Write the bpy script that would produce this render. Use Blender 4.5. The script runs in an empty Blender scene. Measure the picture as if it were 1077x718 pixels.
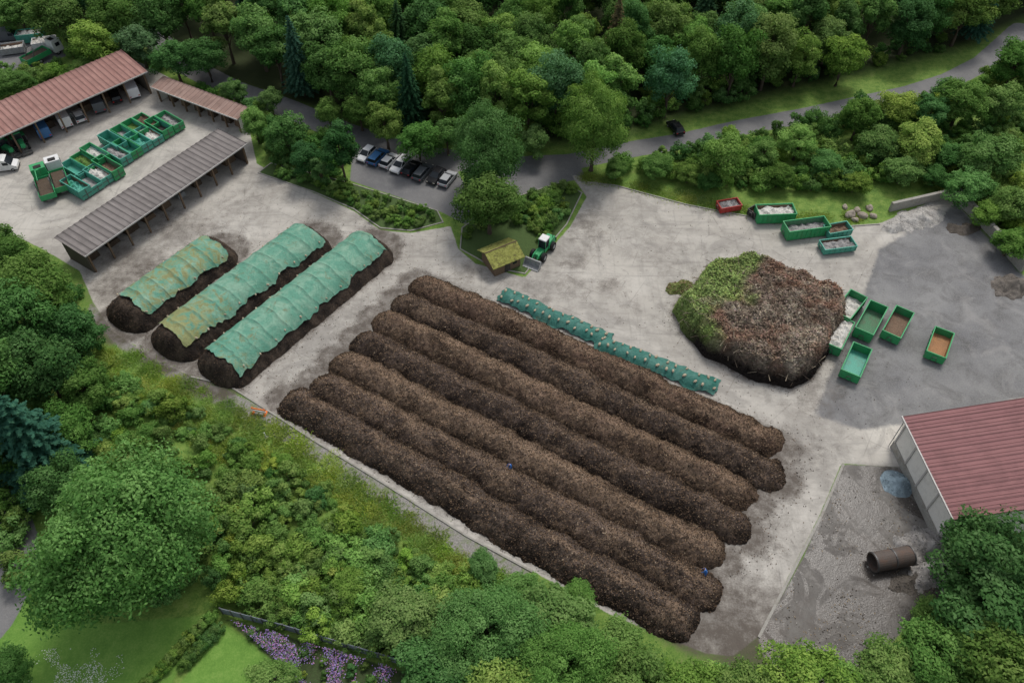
import bpy, bmesh, math, random
import numpy as np
from mathutils import Vector, Matrix
rng = np.random.default_rng(11); random.seed(5)
scene = bpy.context.scene
# ------------------------------------------------------------------ survey
# plan positions are recovered photogrammetrically: reading -> metres on the plane z=h
CH, PITCH, F = 85.0, math.radians(49.5), 850.0
sp, cp = math.sin(PITCH), math.cos(PITCH)
def gp(u, v, h=0.0):
    a = (u-538.5)/F; b = (v-359.0)/F
    t = (CH-h)/(sp+b*cp)
    return np.array([a*t, t*(cp-b*sp)])
def mpp(u, v):                     # metres per reading unit at that spot
    b = (v-359.0)/F
    return CH/(sp+b*cp)/F
def GP(l, h=0.0): return np.array([gp(u, v, h) for u, v in l])

# ------------------------------------------------------------------ noise
TAB = rng.random((256, 256))
def vn(x, y, s=0):
    x = np.asarray(x, float)+s*17.3; y = np.asarray(y, float)+s*9.7
    xi = np.floor(x).astype(int); yi = np.floor(y).astype(int)
    fx = x-xi; fy = y-yi
    fx = fx*fx*(3-2*fx); fy = fy*fy*(3-2*fy)
    a = TAB[xi & 255, yi & 255]; b = TAB[(xi+1) & 255, yi & 255]
    c = TAB[xi & 255, (yi+1) & 255]; d = TAB[(xi+1) & 255, (yi+1) & 255]
    return (a*(1-fx)+b*fx)*(1-fy)+(c*(1-fx)+d*fx)*fy
def fbm(x, y, sc=1.0, o=4, s=0):
    r = 0; amp = .5; tot = 0
    for i in range(o):
        r = r+amp*vn(np.asarray(x)*sc, np.asarray(y)*sc, s+i*3); tot += amp; amp *= .5; sc *= 2.07
    return r/tot-.5
def psd(P, poly):                  # signed distance, + inside
    P = np.asarray(P, float); poly = np.asarray(poly, float)
    d = np.full(len(P), 1e9); ins = np.zeros(len(P), bool)
    n = len(poly)
    for i in range(n):
        a = poly[i]; b = poly[(i+1) % n]; e = b-a
        w = P-a
        t = np.clip((w@e)/max(e@e, 1e-9), 0, 1)
        q = w-t[:, None]*e
        d = np.minimum(d, np.hypot(q[:, 0], q[:, 1]))
        c = ((a[1] > P[:, 1]) != (b[1] > P[:, 1]))
        with np.errstate(divide='ignore', invalid='ignore'):
            xx = (b[0]-a[0])*(P[:, 1]-a[1])/(b[1]-a[1]+1e-12)+a[0]
        ins ^= (c & (P[:, 0] < xx))
    return np.where(ins, d, -d)
def pline(P, pts):
    d = np.full(len(P), 1e9)
    for i in range(len(pts)-1):
        a = pts[i]; e = pts[i+1]-a; w = P-a
        t = np.clip((w@e)/max(e@e, 1e-9), 0, 1)
        q = w-t[:, None]*e
        d = np.minimum(d, np.hypot(q[:, 0], q[:, 1]))
    return d

# ------------------------------------------------------------------ nodes
class G:
    def __init__(s, name):
        s.m = bpy.data.materials.new(name); s.m.use_nodes = True
        s.nt = s.m.node_tree; s.nt.nodes.clear()
        s.out = s.n('ShaderNodeOutputMaterial'); s.b = s.n('ShaderNodeBsdfPrincipled')
        s.nt.links.new(s.b.outputs[0], s.out.inputs[0])
        s.b.inputs['Specular IOR Level'].default_value = .3
        s.b.inputs['Roughness'].default_value = .8
    def n(s, t): return s.nt.nodes.new(t)
    def put(s, sock, v):
        if isinstance(v, bpy.types.NodeSocket): s.nt.links.new(v, sock)
        elif isinstance(v, (tuple, list)) and sock.type == 'RGBA': sock.default_value = (*v[:3], 1)
        else: sock.default_value = v
    def attr(s, n, col=False):
        a = s.n('ShaderNodeAttribute'); a.attribute_name = n
        return a.outputs[0] if col else a.outputs[2]
    def pos(s): return s.n('ShaderNodeNewGeometry').outputs['Position']
    def obj(s): return s.n('ShaderNodeTexCoord').outputs['Object']
    def map(s, v, sc=(1, 1, 1), rz=0):
        m = s.n('ShaderNodeMapping'); s.put(m.inputs[0], v)
        m.inputs['Scale'].default_value = sc; m.inputs['Rotation'].default_value = (0, 0, rz)
        return m.outputs[0]
    def noise(s, v, sc, det=4, r=.6, dist=0):
        n = s.n('ShaderNodeTexNoise'); s.put(n.inputs['Vector'], v)
        n.inputs['Scale'].default_value = sc; n.inputs['Detail'].default_value = det
        n.inputs['Roughness'].default_value = r; n.inputs['Distortion'].default_value = dist
        return n.outputs[0]
    def math(s, op, a, b=0.0, c=0.0, cl=False):
        m = s.n('ShaderNodeMath'); m.operation = op; m.use_clamp = cl
        s.put(m.inputs[0], a); s.put(m.inputs[1], b); s.put(m.inputs[2], c)
        return m.outputs[0]
    def rng(s, v, a, b, c=0.0, d=1.0):
        m = s.n('ShaderNodeMapRange'); s.put(m.inputs[0], v)
        for i, k in enumerate((a, b, c, d)): m.inputs[i+1].default_value = k
        return m.outputs[0]
    def mix(s, f, a, b, mode='MIX'):
        m = s.n('ShaderNodeMix'); m.data_type = 'RGBA'; m.blend_type = mode
        s.put(m.inputs[0], f); s.put(m.inputs[6], a); s.put(m.inputs[7], b)
        return m.outputs[2]
    def ramp(s, f, st):
        r = s.n('ShaderNodeValToRGB'); s.put(r.inputs[0], f); e = r.color_ramp.elements
        while len(e) < len(st): e.new(.5)
        for k, (p, c) in zip(e, st): k.position = p; k.color = (*c, 1)
        return r.outputs[0]
    def bump(s, h, st=.5, d=.1):
        b = s.n('ShaderNodeBump'); b.inputs['Strength'].default_value = st; b.inputs['Distance'].default_value = d
        s.put(b.inputs['Height'], h); s.nt.links.new(b.outputs[0], s.b.inputs['Normal'])
    def col(s, c): s.put(s.b.inputs['Base Color'], c)
    def rough(s, r): s.put(s.b.inputs['Roughness'], r)

def paint(name, c, rough=.6, var=.25, sc=1.2, dirt=(.16, .13, .10), dk=.35, metal=0):
    g = G(name); o = g.obj()
    n1 = g.noise(o, sc, 5); n2 = g.noise(o, sc*7, 3)
    base = g.mix(g.rng(n2, .3, .7), tuple(k*(1-var) for k in c), tuple(min(1, k*(1+var)) for k in c))
    g.col(g.mix(g.rng(n1, .5, .75, 0, dk), base, dirt)); g.rough(rough)
    g.b.inputs['Metallic'].default_value = metal
    return g.m

# ------------------------------------------------------------------ mesh helpers
def mesh_np(name, V, Q, mats, midx=None, fattr=None, cattr=None, smooth=True):
    me = bpy.data.meshes.new(name); V = np.asarray(V, np.float32); Q = np.asarray(Q, np.int32)
    k = Q.shape[1]
    me.vertices.add(len(V)); me.vertices.foreach_set('co', V.ravel())
    me.loops.add(Q.size); me.loops.foreach_set('vertex_index', Q.ravel())
    me.polygons.add(len(Q)); me.polygons.foreach_set('loop_start', np.arange(0, Q.size, k, dtype=np.int32))
    for m in mats: me.materials.append(m)
    if midx is not None: me.polygons.foreach_set('material_index', np.asarray(midx, np.int32))
    me.update(calc_edges=True)
    me.polygons.foreach_set('use_smooth', np.full(len(Q), smooth))
    for n, a in (fattr or {}).items():
        at = me.attributes.new(n, 'FLOAT', 'POINT'); at.data.foreach_set('value', np.asarray(a, np.float32))
    for n, a in (cattr or {}).items():
        at = me.attributes.new(n, 'FLOAT_COLOR', 'POINT')
        c = np.ones((len(V), 4), np.float32); c[:, :3] = a; at.data.foreach_set('color', c.ravel())
    return me
def link(name, me, loc=(0, 0, 0), rz=0, sc=1, parent=None):
    o = bpy.data.objects.new(name, me); scene.collection.objects.link(o)
    o.location = loc; o.rotation_euler = (0, 0, rz)
    o.scale = (sc, sc, sc) if np.isscalar(sc) else sc
    if parent: o.parent = parent
    return o
def empty(name, loc=(0, 0, 0), rz=0):
    o = link(name, None, loc, rz); o.empty_display_size = .5; return o
class MB:
    def __init__(s): s.v = []; s.f = []; s.m = []
    def add(s, V, Fc, m):
        k = len(s.v); s.v += [tuple(map(float, p)) for p in V]
        s.f += [tuple(i+k for i in f) for f in Fc]; s.m += [m]*len(Fc)
    def hexa(s, b4, t4, m): s.add(list(b4)+list(t4), [(3, 2, 1, 0), (4, 5, 6, 7), (0, 1, 5, 4), (1, 2, 6, 5), (2, 3, 7, 6), (3, 0, 4, 7)], m)
    def box(s, x0, x1, y0, y1, z0, z1, m, tp=0, tpx=None):
        tx = tp if tpx is None else tpx
        s.hexa([(x0, y0, z0), (x1, y0, z0), (x1, y1, z0), (x0, y1, z0)],
               [(x0+tx, y0+tp, z1), (x1-tx, y0+tp, z1), (x1-tx, y1-tp, z1), (x0+tx, y1-tp, z1)], m)
    def tube(s, P, R, n, m, cap=True):
        P = [Vector(p) for p in P]; rings = []
        for i, p in enumerate(P):
            d = (P[min(i+1, len(P)-1)]-P[max(i-1, 0)]).normalized()
            q = d.to_track_quat('Z', 'Y')
            rings.append([tuple(p+q@Vector((R[i]*math.cos(2*math.pi*j/n), R[i]*math.sin(2*math.pi*j/n), 0))) for j in range(n)])
        V = [v for r in rings for v in r]; Fc = []
        for i in range(len(P)-1):
            for j in range(n):
                a = i*n+j; b = i*n+(j+1) % n; Fc.append((a, b, b+n, a+n))
        if cap: Fc += [tuple(range(n-1, -1, -1)), tuple(range((len(P)-1)*n, len(P)*n))]
        s.add(V, Fc, m)
    def prism(s, prof, y0, y1, m):        # profile in x,z
        n = len(prof); V = [(x, y0, z) for x, z in prof]+[(x, y1, z) for x, z in prof]
        s.add(V, [tuple(range(n)), tuple(range(2*n-1, n-1, -1))]+[(i, i+n, (i+1) % n+n, (i+1) % n) for i in range(n)], m)
    def wheel(s, x, y, r, w, m, mh):
        s.tube([(x, y-w/2, r), (x, y-w*.4, r), (x, y+w*.4, r), (x, y+w/2, r)], [r*.9, r, r, r*.9], 18, m)
        s.tube([(x, y-w/2-.015, r), (x, y+w/2+.015, r)], [r*.5, r*.5], 12, mh)
    def mesh(s, name, mats):
        me = bpy.data.meshes.new(name); me.from_pydata(s.v, [], s.f)
        for m in mats: me.materials.append(m)
        me.polygons.foreach_set('material_index', s.m); me.update(); return me
    def obj(s, name, mats, loc=(0, 0, 0), rz=0, parent=None, bevel=0):
        o = link(name, s.mesh(name, mats), loc, rz, 1, parent)
        if bevel:
            b = o.modifiers.new('Bevel', 'BEVEL'); b.width = bevel; b.segments = 1; b.limit_method = 'ANGLE'
        return o
def ends(p0, p1, h=0):
    a = gp(*p0, h); b = gp(*p1, h); d = b-a
    return (a+b)/2, math.atan2(d[1], d[0]), float(np.hypot(*d))
def sweep(mb, pts, w, z0, z1, m, closed=False):
    pts = np.asarray(pts, float); n = len(pts); L = []; R = []
    for i in range(n):
        a = pts[(i-1) % n] if (closed or i > 0) else pts[i]; c = pts[(i+1) % n] if (closed or i < n-1) else pts[i]
        b = pts[i]; d1 = b-a; d2 = c-b
        d1 = d1/np.hypot(*d1) if np.hypot(*d1) > 0 else d2/np.hypot(*d2)
        d2 = d2/np.hypot(*d2) if np.hypot(*d2) > 0 else d1
        t = d1+d2; t = t/np.hypot(*t); nn = np.array([-t[1], t[0]]); k = w/2/max(.5, t@d1)
        L.append(b+nn*k); R.append(b-nn*k)
    V = []
    for i in range(n): V += [(*L[i], z0), (*R[i], z0), (*R[i], z1), (*L[i], z1)]
    Fc = []
    for i in range(n if closed else n-1):
        a = 4*i; b = 4*((i+1) % n)
        Fc += [(a+3, a+2, b+2, b+3), (a+1, b+1, b+2, a+2), (b, a, a+3, b+3)]
    if not closed: Fc += [(0, 1, 2, 3), (4*n-1, 4*n-2, 4*n-3, 4*n-4)]
    mb.add(V, Fc, m)

# ------------------------------------------------------------------ plan outlines
CONC = GP([(-60, 250), (-60, 150), (60, 105), (140, 62), (190, 88), (262, 135), (270, 172), (300, 190), (335, 205), (372, 222), (400, 242),
  (432, 245), (474, 238), (482, 262), (500, 277), (552, 292), (600, 238), (617, 207), (600, 183), (650, 195), (720, 214), (760, 222), (830, 234), (880, 238), (925, 235),
  (985, 210), (1003, 210), (1072, 290), (1130, 340), (1160, 430), (1077, 430), (952, 437), (950, 492), (885, 487), (862, 542), (797, 670), (770, 690), (740, 686),
  (640, 645), (560, 600), (490, 562), (400, 505), (330, 462), (290, 436), (240, 404), (200, 395), (160, 377), (118, 348), (98, 318), (84, 285), (45, 262), (0, 240)])
PAD = GP([(925, 262), (985, 228), (1005, 214), (1077, 290), (1180, 330), (1180, 415), (1077, 418), (952, 445), (905, 452), (857, 436), (870, 400), (905, 320)])
ASP2 = GP([(887, 488), (951, 491), (1005, 565), (1010, 610), (960, 650), (900, 720), (815, 720), (797, 672), (845, 585)])
TRACK = GP([(95, 318), (125, 345), (200, 392), (290, 434), (400, 503), (490, 560), (560, 600), (540, 608), (480, 580), (390, 524), (285, 456), (195, 408), (120, 362), (92, 330)])
ROADL = GP([(150, 30), (195, 68), (240, 92), (300, 113), (360, 138), (430, 160), (500, 172), (580, 178)])
ROADR = GP([(575, 176), (620, 166), (670, 156), (720, 148), (780, 134), (850, 121), (900, 110), (960, 97), (1000, 84), (1035, 66), (1075, 30)])
PARK = GP([(372, 148), (480, 178), (500, 215), (490, 236), (462, 222), (368, 190)])
JUNC = GP([(540, 165), (600, 162), (618, 188), (600, 190), (580, 197), (520, 215), (490, 236), (480, 215), (500, 180)])
LOT = GP([(-40, 36), (45, 36), (72, 58), (40, 70), (-40, 84)])
ISL1 = GP([(285, 172), (365, 192), (460, 222), (466, 234), (432, 243), (400, 240), (372, 220), (330, 202), (272, 182)])
ISL2 = GP([(486, 240), (522, 214), (590, 192), (612, 203), (596, 236), (552, 288), (520, 282), (484, 262)])
LAWN = GP([(-80, 650), (40, 628), (110, 655), (232, 645), (190, 700), (170, 740), (-80, 780)])
GARD = GP([(175, 740), (236, 655), (275, 684), (292, 700), (262, 740)])
PATH = GP([(-30, 500), (4, 530), (18, 570), (16, 610), (-5, 650), (-40, 690)])
BEDF = GP([(236, 650), (300, 668), (380, 692), (480, 722), (500, 745), (270, 745), (292, 700), (275, 684)])
FOREST = np.array([gp(*p) for p in [(-60, 20), (120, 40), (215, 78), (300, 108), (400, 134), (480, 148), (560, 154), (650, 144), (700, 126), (780, 108), (850, 90), (930, 70), (1000, 54), (1060, 30), (1120, 0)]])
FOREST = np.vstack([FOREST, [(190, 180), (190, 200), (-190, 200), (-190, 170)]])
HEAPP = GP([(716, 347), (707, 328), (726, 306), (744, 288), (775, 281), (804, 284), (842, 298), (887, 320), (890, 338), (872, 370), (854, 399), (832, 409), (788, 399), (742, 374)])
tipsL = GP([(437, 293), (418, 310), (396, 330), (377, 350), (356, 370), (335, 393), (300, 414)], .6)
tipsR = GP([(824, 468), (828, 493), (797, 518), (790, 556), (760, 584), (757, 625), (733, 664)], .6)
A0, A6, B0, B6 = gp(437, 293, .8), gp(303, 417, .8), gp(824, 468, .8), gp(733, 660, .8)
ROWS = []
for i in range(7):
    a = A0+(A6-A0)*i/6; b = B0+(B6-B0)*i/6; d = (b-a)/np.hypot(*(b-a))
    s0 = (tipsL[i]-a)@d; s1 = (tipsR[i]-a)@d
    ROWS.append((a+d*s0, a+d*s1))
ROWD = (B0-A0)/np.hypot(*(B0-A0)); ROWANG = math.atan2(ROWD[1], ROWD[0])
PILES = [((134, 336), (230, 266), 8.6, 2.7), ((182, 365), (328, 254), 8.8, 2.9), ((232, 392), (392, 262), 8.8, 2.9)]
COV = [((527, 308), (640, 358)), ((628, 358), (755, 408))]

# ------------------------------------------------------------------ terrain (one sheet to the horizon)
def axis(lo, hi, st, far):
    m = np.arange(lo, hi+st/2, st); e = np.array([5, 12, 25, 50, 100, 200, 450, 1000, far])
    return np.concatenate([lo-e[::-1], m, hi+e])
xs = axis(-120, 120, .5, 3000); ys = axis(18, 180, .5, 3000)
X, Y = np.meshgrid(xs, ys); P = np.stack([X.ravel(), Y.ravel()], 1)
sdC = psd(P, CONC); sdPad = psd(P, PAD); sdA2 = psd(P, ASP2); sdT = psd(P, TRACK)
sdRoad = np.maximum.reduce([2.6-pline(P, ROADL), 2.2-pline(P, ROADR), psd(P, PARK), psd(P, JUNC), psd(P, LOT), 2.2-pline(P, PATH)])
sdI = np.maximum(psd(P, ISL1), psd(P, ISL2)); sdL = np.maximum(psd(P, LAWN), psd(P, GARD))
sdF = psd(P, FOREST); sdB = psd(P, BEDF)
dr = np.full(len(P), 1e9)
for a, b in ROWS: dr = np.minimum(dr, pline(P, [a, b])-2.3)
for p0, p1, w, h in PILES: dr = np.minimum(dr, pline(P, [gp(*p0), gp(*p1)])-w/2)
dr = np.minimum(dr, -psd(P, HEAPP))
dirt = np.exp(-np.clip(dr, 0, 99)/.8)*.7
for (u, v, r, k) in [(150, 285, 6, .55), (120, 300, 5, .55), (622, 250, 5, .3), (600, 300, 4, .35), (660, 320, 5, .22), (780, 640, 6, .6), (760, 600, 4, .5), (800, 560, 5, .38),
                     (845, 470, 7, .25), (700, 270, 8, .2), (860, 415, 5, .35), (290, 400, 4, .25), (100, 225, 8, .2), (250, 215, 10, .22), (500, 285, 5, .3), (560, 310, 6, .3), (780, 675, 6, .7),
                     (340, 400, 4, .3), (615, 235, 3, .5), (605, 275, 3, .4), (640, 300, 2.5, .45), (420, 250, 6, .25), (180, 240, 6, .4), (130, 270, 4, .5), (215, 240, 4, .35), (940, 600, 6, .45), (900, 560, 5, .25), (975, 590, 5, .4), (850, 650, 4, .3)]:
    q = gp(u, v); dd = np.hypot(P[:, 0]-q[0], P[:, 1]-q[1]); dirt = np.maximum(dirt, k*np.exp(-(dd/r)**2)*1.2)
lane = np.zeros(len(P))     # driven lanes, darker with rubber and soil
for pl, r in [([(590, 185), (600, 235), (570, 300), (640, 330), (760, 390), (840, 440), (845, 500), (790, 600), (760, 680)], 1.6), ([(600, 200), (680, 260), (800, 260), (900, 290), (880, 420), (850, 460)], 1.7),
              ([(560, 300), (470, 275), (380, 235), (280, 200), (200, 250), (130, 280)], 1.5), ([(430, 270), (370, 330), (290, 400)], 1.5), ([(280, 190), (200, 130), (120, 120), (40, 170)], 1.8), ([(900, 290), (960, 250), (1000, 260)], 1.5), ([(670, 230), (720, 320), (700, 370)], 1.2)]:
    g_ = GP(pl); dd = pline(P, g_)+2.5*fbm(P[:, 0], P[:, 1], .09, 2, 12); lane = np.maximum(lane, np.exp(-(dd/r)**2)); lane = np.maximum(lane, .8*np.exp(-((np.abs(dd)-3.4)/.8)**2))
hard = np.maximum.reduce([sdC, sdPad, sdA2, sdT, sdRoad])
Z = np.where(hard < -.6, np.clip((-hard-.6)/5, 0, 1)*(fbm(P[:, 0], P[:, 1], .12, 3, 5)*1.0+fbm(P[:, 0], P[:, 1], .9, 2, 5)*.15), 0)
Z = np.where(np.hypot(P[:, 0], P[:, 1]-90) > 400, 0, Z)
Z = np.where(sdI > .1, .08, Z)
nx, ny = len(xs), len(ys)
I = np.arange(nx*ny).reshape(ny, nx)
Q = np.stack([I[:-1, :-1], I[:-1, 1:], I[1:, 1:], I[1:, :-1]], -1).reshape(-1, 4)
g = G('terrain_surface'); p = g.pos()
n_s = g.noise(p, .12, 4); n_m = g.noise(p, .7, 5, .65); n_f = g.noise(p, 5, 4, .7); n_ff = g.noise(p, 16, 2, .7)
edge = g.math('SUBTRACT', n_m, .5); edgef = g.math('SUBTRACT', n_f, .5)
def mask(at, amp=.8, soft=.12, off=0.0):
    a = g.math('MULTIPLY_ADD', edge, amp, g.attr(at)); a = g.math('MULTIPLY_ADD', edgef, amp*.7, a)
    return g.rng(g.math('ADD', a, off), -soft, soft)
grass = g.ramp(g.math('MULTIPLY_ADD', n_m, .55, g.math('MULTIPLY', n_f, .45)), [(.3, (.05, .11, .018)), (.46, (.115, .21, .035)), (.58, (.20, .295, .06)), (.72, (.26, .29, .11))])
c = grass
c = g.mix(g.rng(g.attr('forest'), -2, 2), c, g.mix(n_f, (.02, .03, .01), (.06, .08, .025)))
lawn = g.ramp(g.math('MULTIPLY_ADD', n_m, .5, g.math('MULTIPLY', n_f, .5)), [(.32, (.09, .20, .03)), (.5, (.14, .28, .045)), (.65, (.2, .33, .07))])
c = g.mix(mask('lawn', .5), c, lawn)
c = g.mix(mask('bed', .5), c, g.mix(n_f, (.04, .03, .02), (.06, .12, .03)))
grav = g.mix(g.rng(n_f, .35, .65), (.17, .16, .145), (.34, .32, .295))
grav = g.mix(g.rng(n_m, .48, .6, 0, .75), grav, (.14, .19, .055))
c = g.mix(mask('track', 1.5), c, grav)
asp = g.mix(g.rng(n_s, .35, .65), (.16, .16, .165), (.24, .235, .23))
asp = g.mix(g.rng(n_m, .45, .65, 0, .4), asp, (.28, .275, .265))
asp = g.mix(g.rng(n_f, .3, .7, 0, .5), asp, (.12, .12, .12))
c = g.mix(mask('road', .35, .08), c, asp)
mp = g.map(p, (1, 1, 1), -ROWANG)
sx = g.n('ShaderNodeSeparateXYZ'); g.put(sx.inputs[0], mp)
def joint(o, per, w, ph=0.0):
    f = g.math('FRACT', g.math('ADD', g.math('DIVIDE', o, per), ph)); return g.math('LESS_THAN', f, w/per)
jn = g.math('MAXIMUM', joint(sx.outputs[0], 9.0, .1), joint(sx.outputs[1], 5.2, .1, .3))
jn = g.math('MULTIPLY', jn, g.rng(g.noise(p, .25, 3), .42, .6))
pan = g.n('ShaderNodeTexWhiteNoise'); pan.noise_dimensions = '2D'
cmb = g.n('ShaderNodeCombineXYZ')
g.put(cmb.inputs[0], g.math('FLOOR', g.math('DIVIDE', sx.outputs[0], 9.0))); g.put(cmb.inputs[1], g.math('FLOOR', g.math('ADD', g.math('DIVIDE', sx.outputs[1], 5.2), .3)))
g.put(pan.inputs['Vector'], cmb.outputs[0])
con = g.mix(g.rng(n_s, .35, .65), (.43, .40, .35), (.54, .51, .455))
con = g.mix(g.rng(pan.outputs[0], 0, 1, 0, .18), con, (.33, .31, .28))
con = g.mix(g.rng(g.noise(p, .35, 7, .7, .6), .5, .68, 0, .65), con, (.27, .25, .22))
st1 = g.noise(g.map(p, (.09, 1.1, 1), -ROWANG), 1.0, 5, .7, .4)
con = g.mix(g.rng(st1, .53, .69, 0, .55), con, (.21, .195, .175))
st2 = g.noise(g.map(p, (1.3, .1, 1), -ROWANG+.25), 1.0, 5, .7, .4)
con = g.mix(g.rng(st2, .54, .71, 0, .5), con, (.235, .22, .195))
con = g.mix(g.rng(g.noise(p, .09, 8, .74, 1.2), .51, .58, 0, .48), con, (.23, .215, .195))
con = g.mix(g.math('MULTIPLY', g.attr('lane'), g.rng(g.noise(p, .9, 5, .7, .6), .3, .7, .1, .7)), con, (.19, .175, .155))
vr = g.n('ShaderNodeTexVoronoi'); vr.feature = 'DISTANCE_TO_EDGE'; g.put(vr.inputs['Vector'], g.map(p, (1, 1, 1), .3)); vr.inputs['Scale'].default_value = .12
con = g.mix(g.math('MULTIPLY', g.math('LESS_THAN', vr.outputs[0], .006), g.rng(n_m, .45, .55, 0, .4)), con, (.12, .11, .1))
con = g.mix(g.rng(n_ff, .3, .75, 0, .25), con, (.62, .59, .54))
con = g.mix(g.math('MULTIPLY', jn, .34), con, (.14, .13, .11))
c = g.mix(mask('conc', .3, .07), c, con)
padc = g.mix(g.rng(n_s, .35, .65), (.14, .14, .143), (.23, .228, .222))
padc = g.mix(g.rng(g.noise(p, .3, 8, .7, .8), .46, .66, 0, .75), padc, (.09, .087, .083))
padc = g.mix(g.rng(g.noise(p, .15, 7, .7, 1.5), .54, .66, 0, .5), padc, (.3, .29, .275))
padc = g.mix(g.rng(n_f, .4, .75, 0, .4), padc, (.36, .35, .34))
c = g.mix(mask('pad', 1.3, .3), c, padc)
a2 = g.mix(g.rng(n_s, .4, .6), (.11, .10, .09), (.17, .16, .145))
a2 = g.mix(g.rng(g.noise(p, .25, 7, .7, 1.2), .52, .64, 0, .65), a2, (.29, .27, .245))
wet = g.rng(g.noise(p, .14, 6, .68, 1.4), .43, .51)
a2 = g.mix(g.math('MULTIPLY', wet, .85), a2, (.05, .042, .036))
a2 = g.mix(g.rng(n_f, .45, .8, 0, .4), a2, (.30, .28, .26))
c = g.mix(mask('asp2', .3, .09), c, a2)
dm = g.math('ADD', g.math('MULTIPLY_ADD', edge, 1.1, g.attr('dirt')), g.math('MULTIPLY', edgef, .7))
c = g.mix(g.rng(dm, .22, .8, 0, .88), c, g.mix(n_f, (.05, .04, .034), (.12, .095, .075)))
c = g.mix(mask('isl', .05, .05), c, g.mix(n_f, (.03, .05, .015), (.10, .17, .045)))
g.col(c)
wetm = g.math('MULTIPLY', wet, g.rng(g.attr('asp2'), -.1, .1))
g.rough(g.rng(wetm, 0, 1, .85, .25))
g.bump(g.math('MULTIPLY_ADD', n_f, .5, n_m), .35, .12)
c4 = lambda a: np.clip(a, -4, 4)
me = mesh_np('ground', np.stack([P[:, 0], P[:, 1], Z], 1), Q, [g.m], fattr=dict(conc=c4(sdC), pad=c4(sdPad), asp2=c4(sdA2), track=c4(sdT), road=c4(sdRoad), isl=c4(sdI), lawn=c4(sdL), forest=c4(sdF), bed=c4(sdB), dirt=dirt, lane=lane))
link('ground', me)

# ------------------------------------------------------------------ foliage materials
def leafmat(name, dark, mid, light, trn=.3):
    g = G(name); t = g.attr('tone')
    oi = g.n('ShaderNodeObjectInfo')
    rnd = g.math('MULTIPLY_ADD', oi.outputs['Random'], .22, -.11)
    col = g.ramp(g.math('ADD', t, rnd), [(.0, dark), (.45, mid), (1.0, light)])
    col = g.mix(1.0, col, oi.outputs['Color'], 'MULTIPLY')
    df = g.n('ShaderNodeBsdfDiffuse'); g.put(df.inputs[0], col)
    tr = g.n('ShaderNodeBsdfTranslucent'); g.put(tr.inputs[0], g.mix(1.0, col, (1.1, 1.15, .6), 'MULTIPLY'))
    mx = g.n('ShaderNodeMixShader'); mx.inputs[0].default_value = trn
    g.nt.links.new(df.outputs[0], mx.inputs[1]); g.nt.links.new(tr.outputs[0], mx.inputs[2]); g.nt.links.new(mx.outputs[0], g.out.inputs[0])
    g.nt.nodes.remove(g.b)
    return g.m
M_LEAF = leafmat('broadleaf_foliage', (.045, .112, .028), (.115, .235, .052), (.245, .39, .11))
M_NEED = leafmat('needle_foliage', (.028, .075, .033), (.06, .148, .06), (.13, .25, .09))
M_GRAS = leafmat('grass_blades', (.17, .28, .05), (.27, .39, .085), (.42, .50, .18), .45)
M_BARK = paint('bark', (.10, .075, .055), .9)

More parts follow.
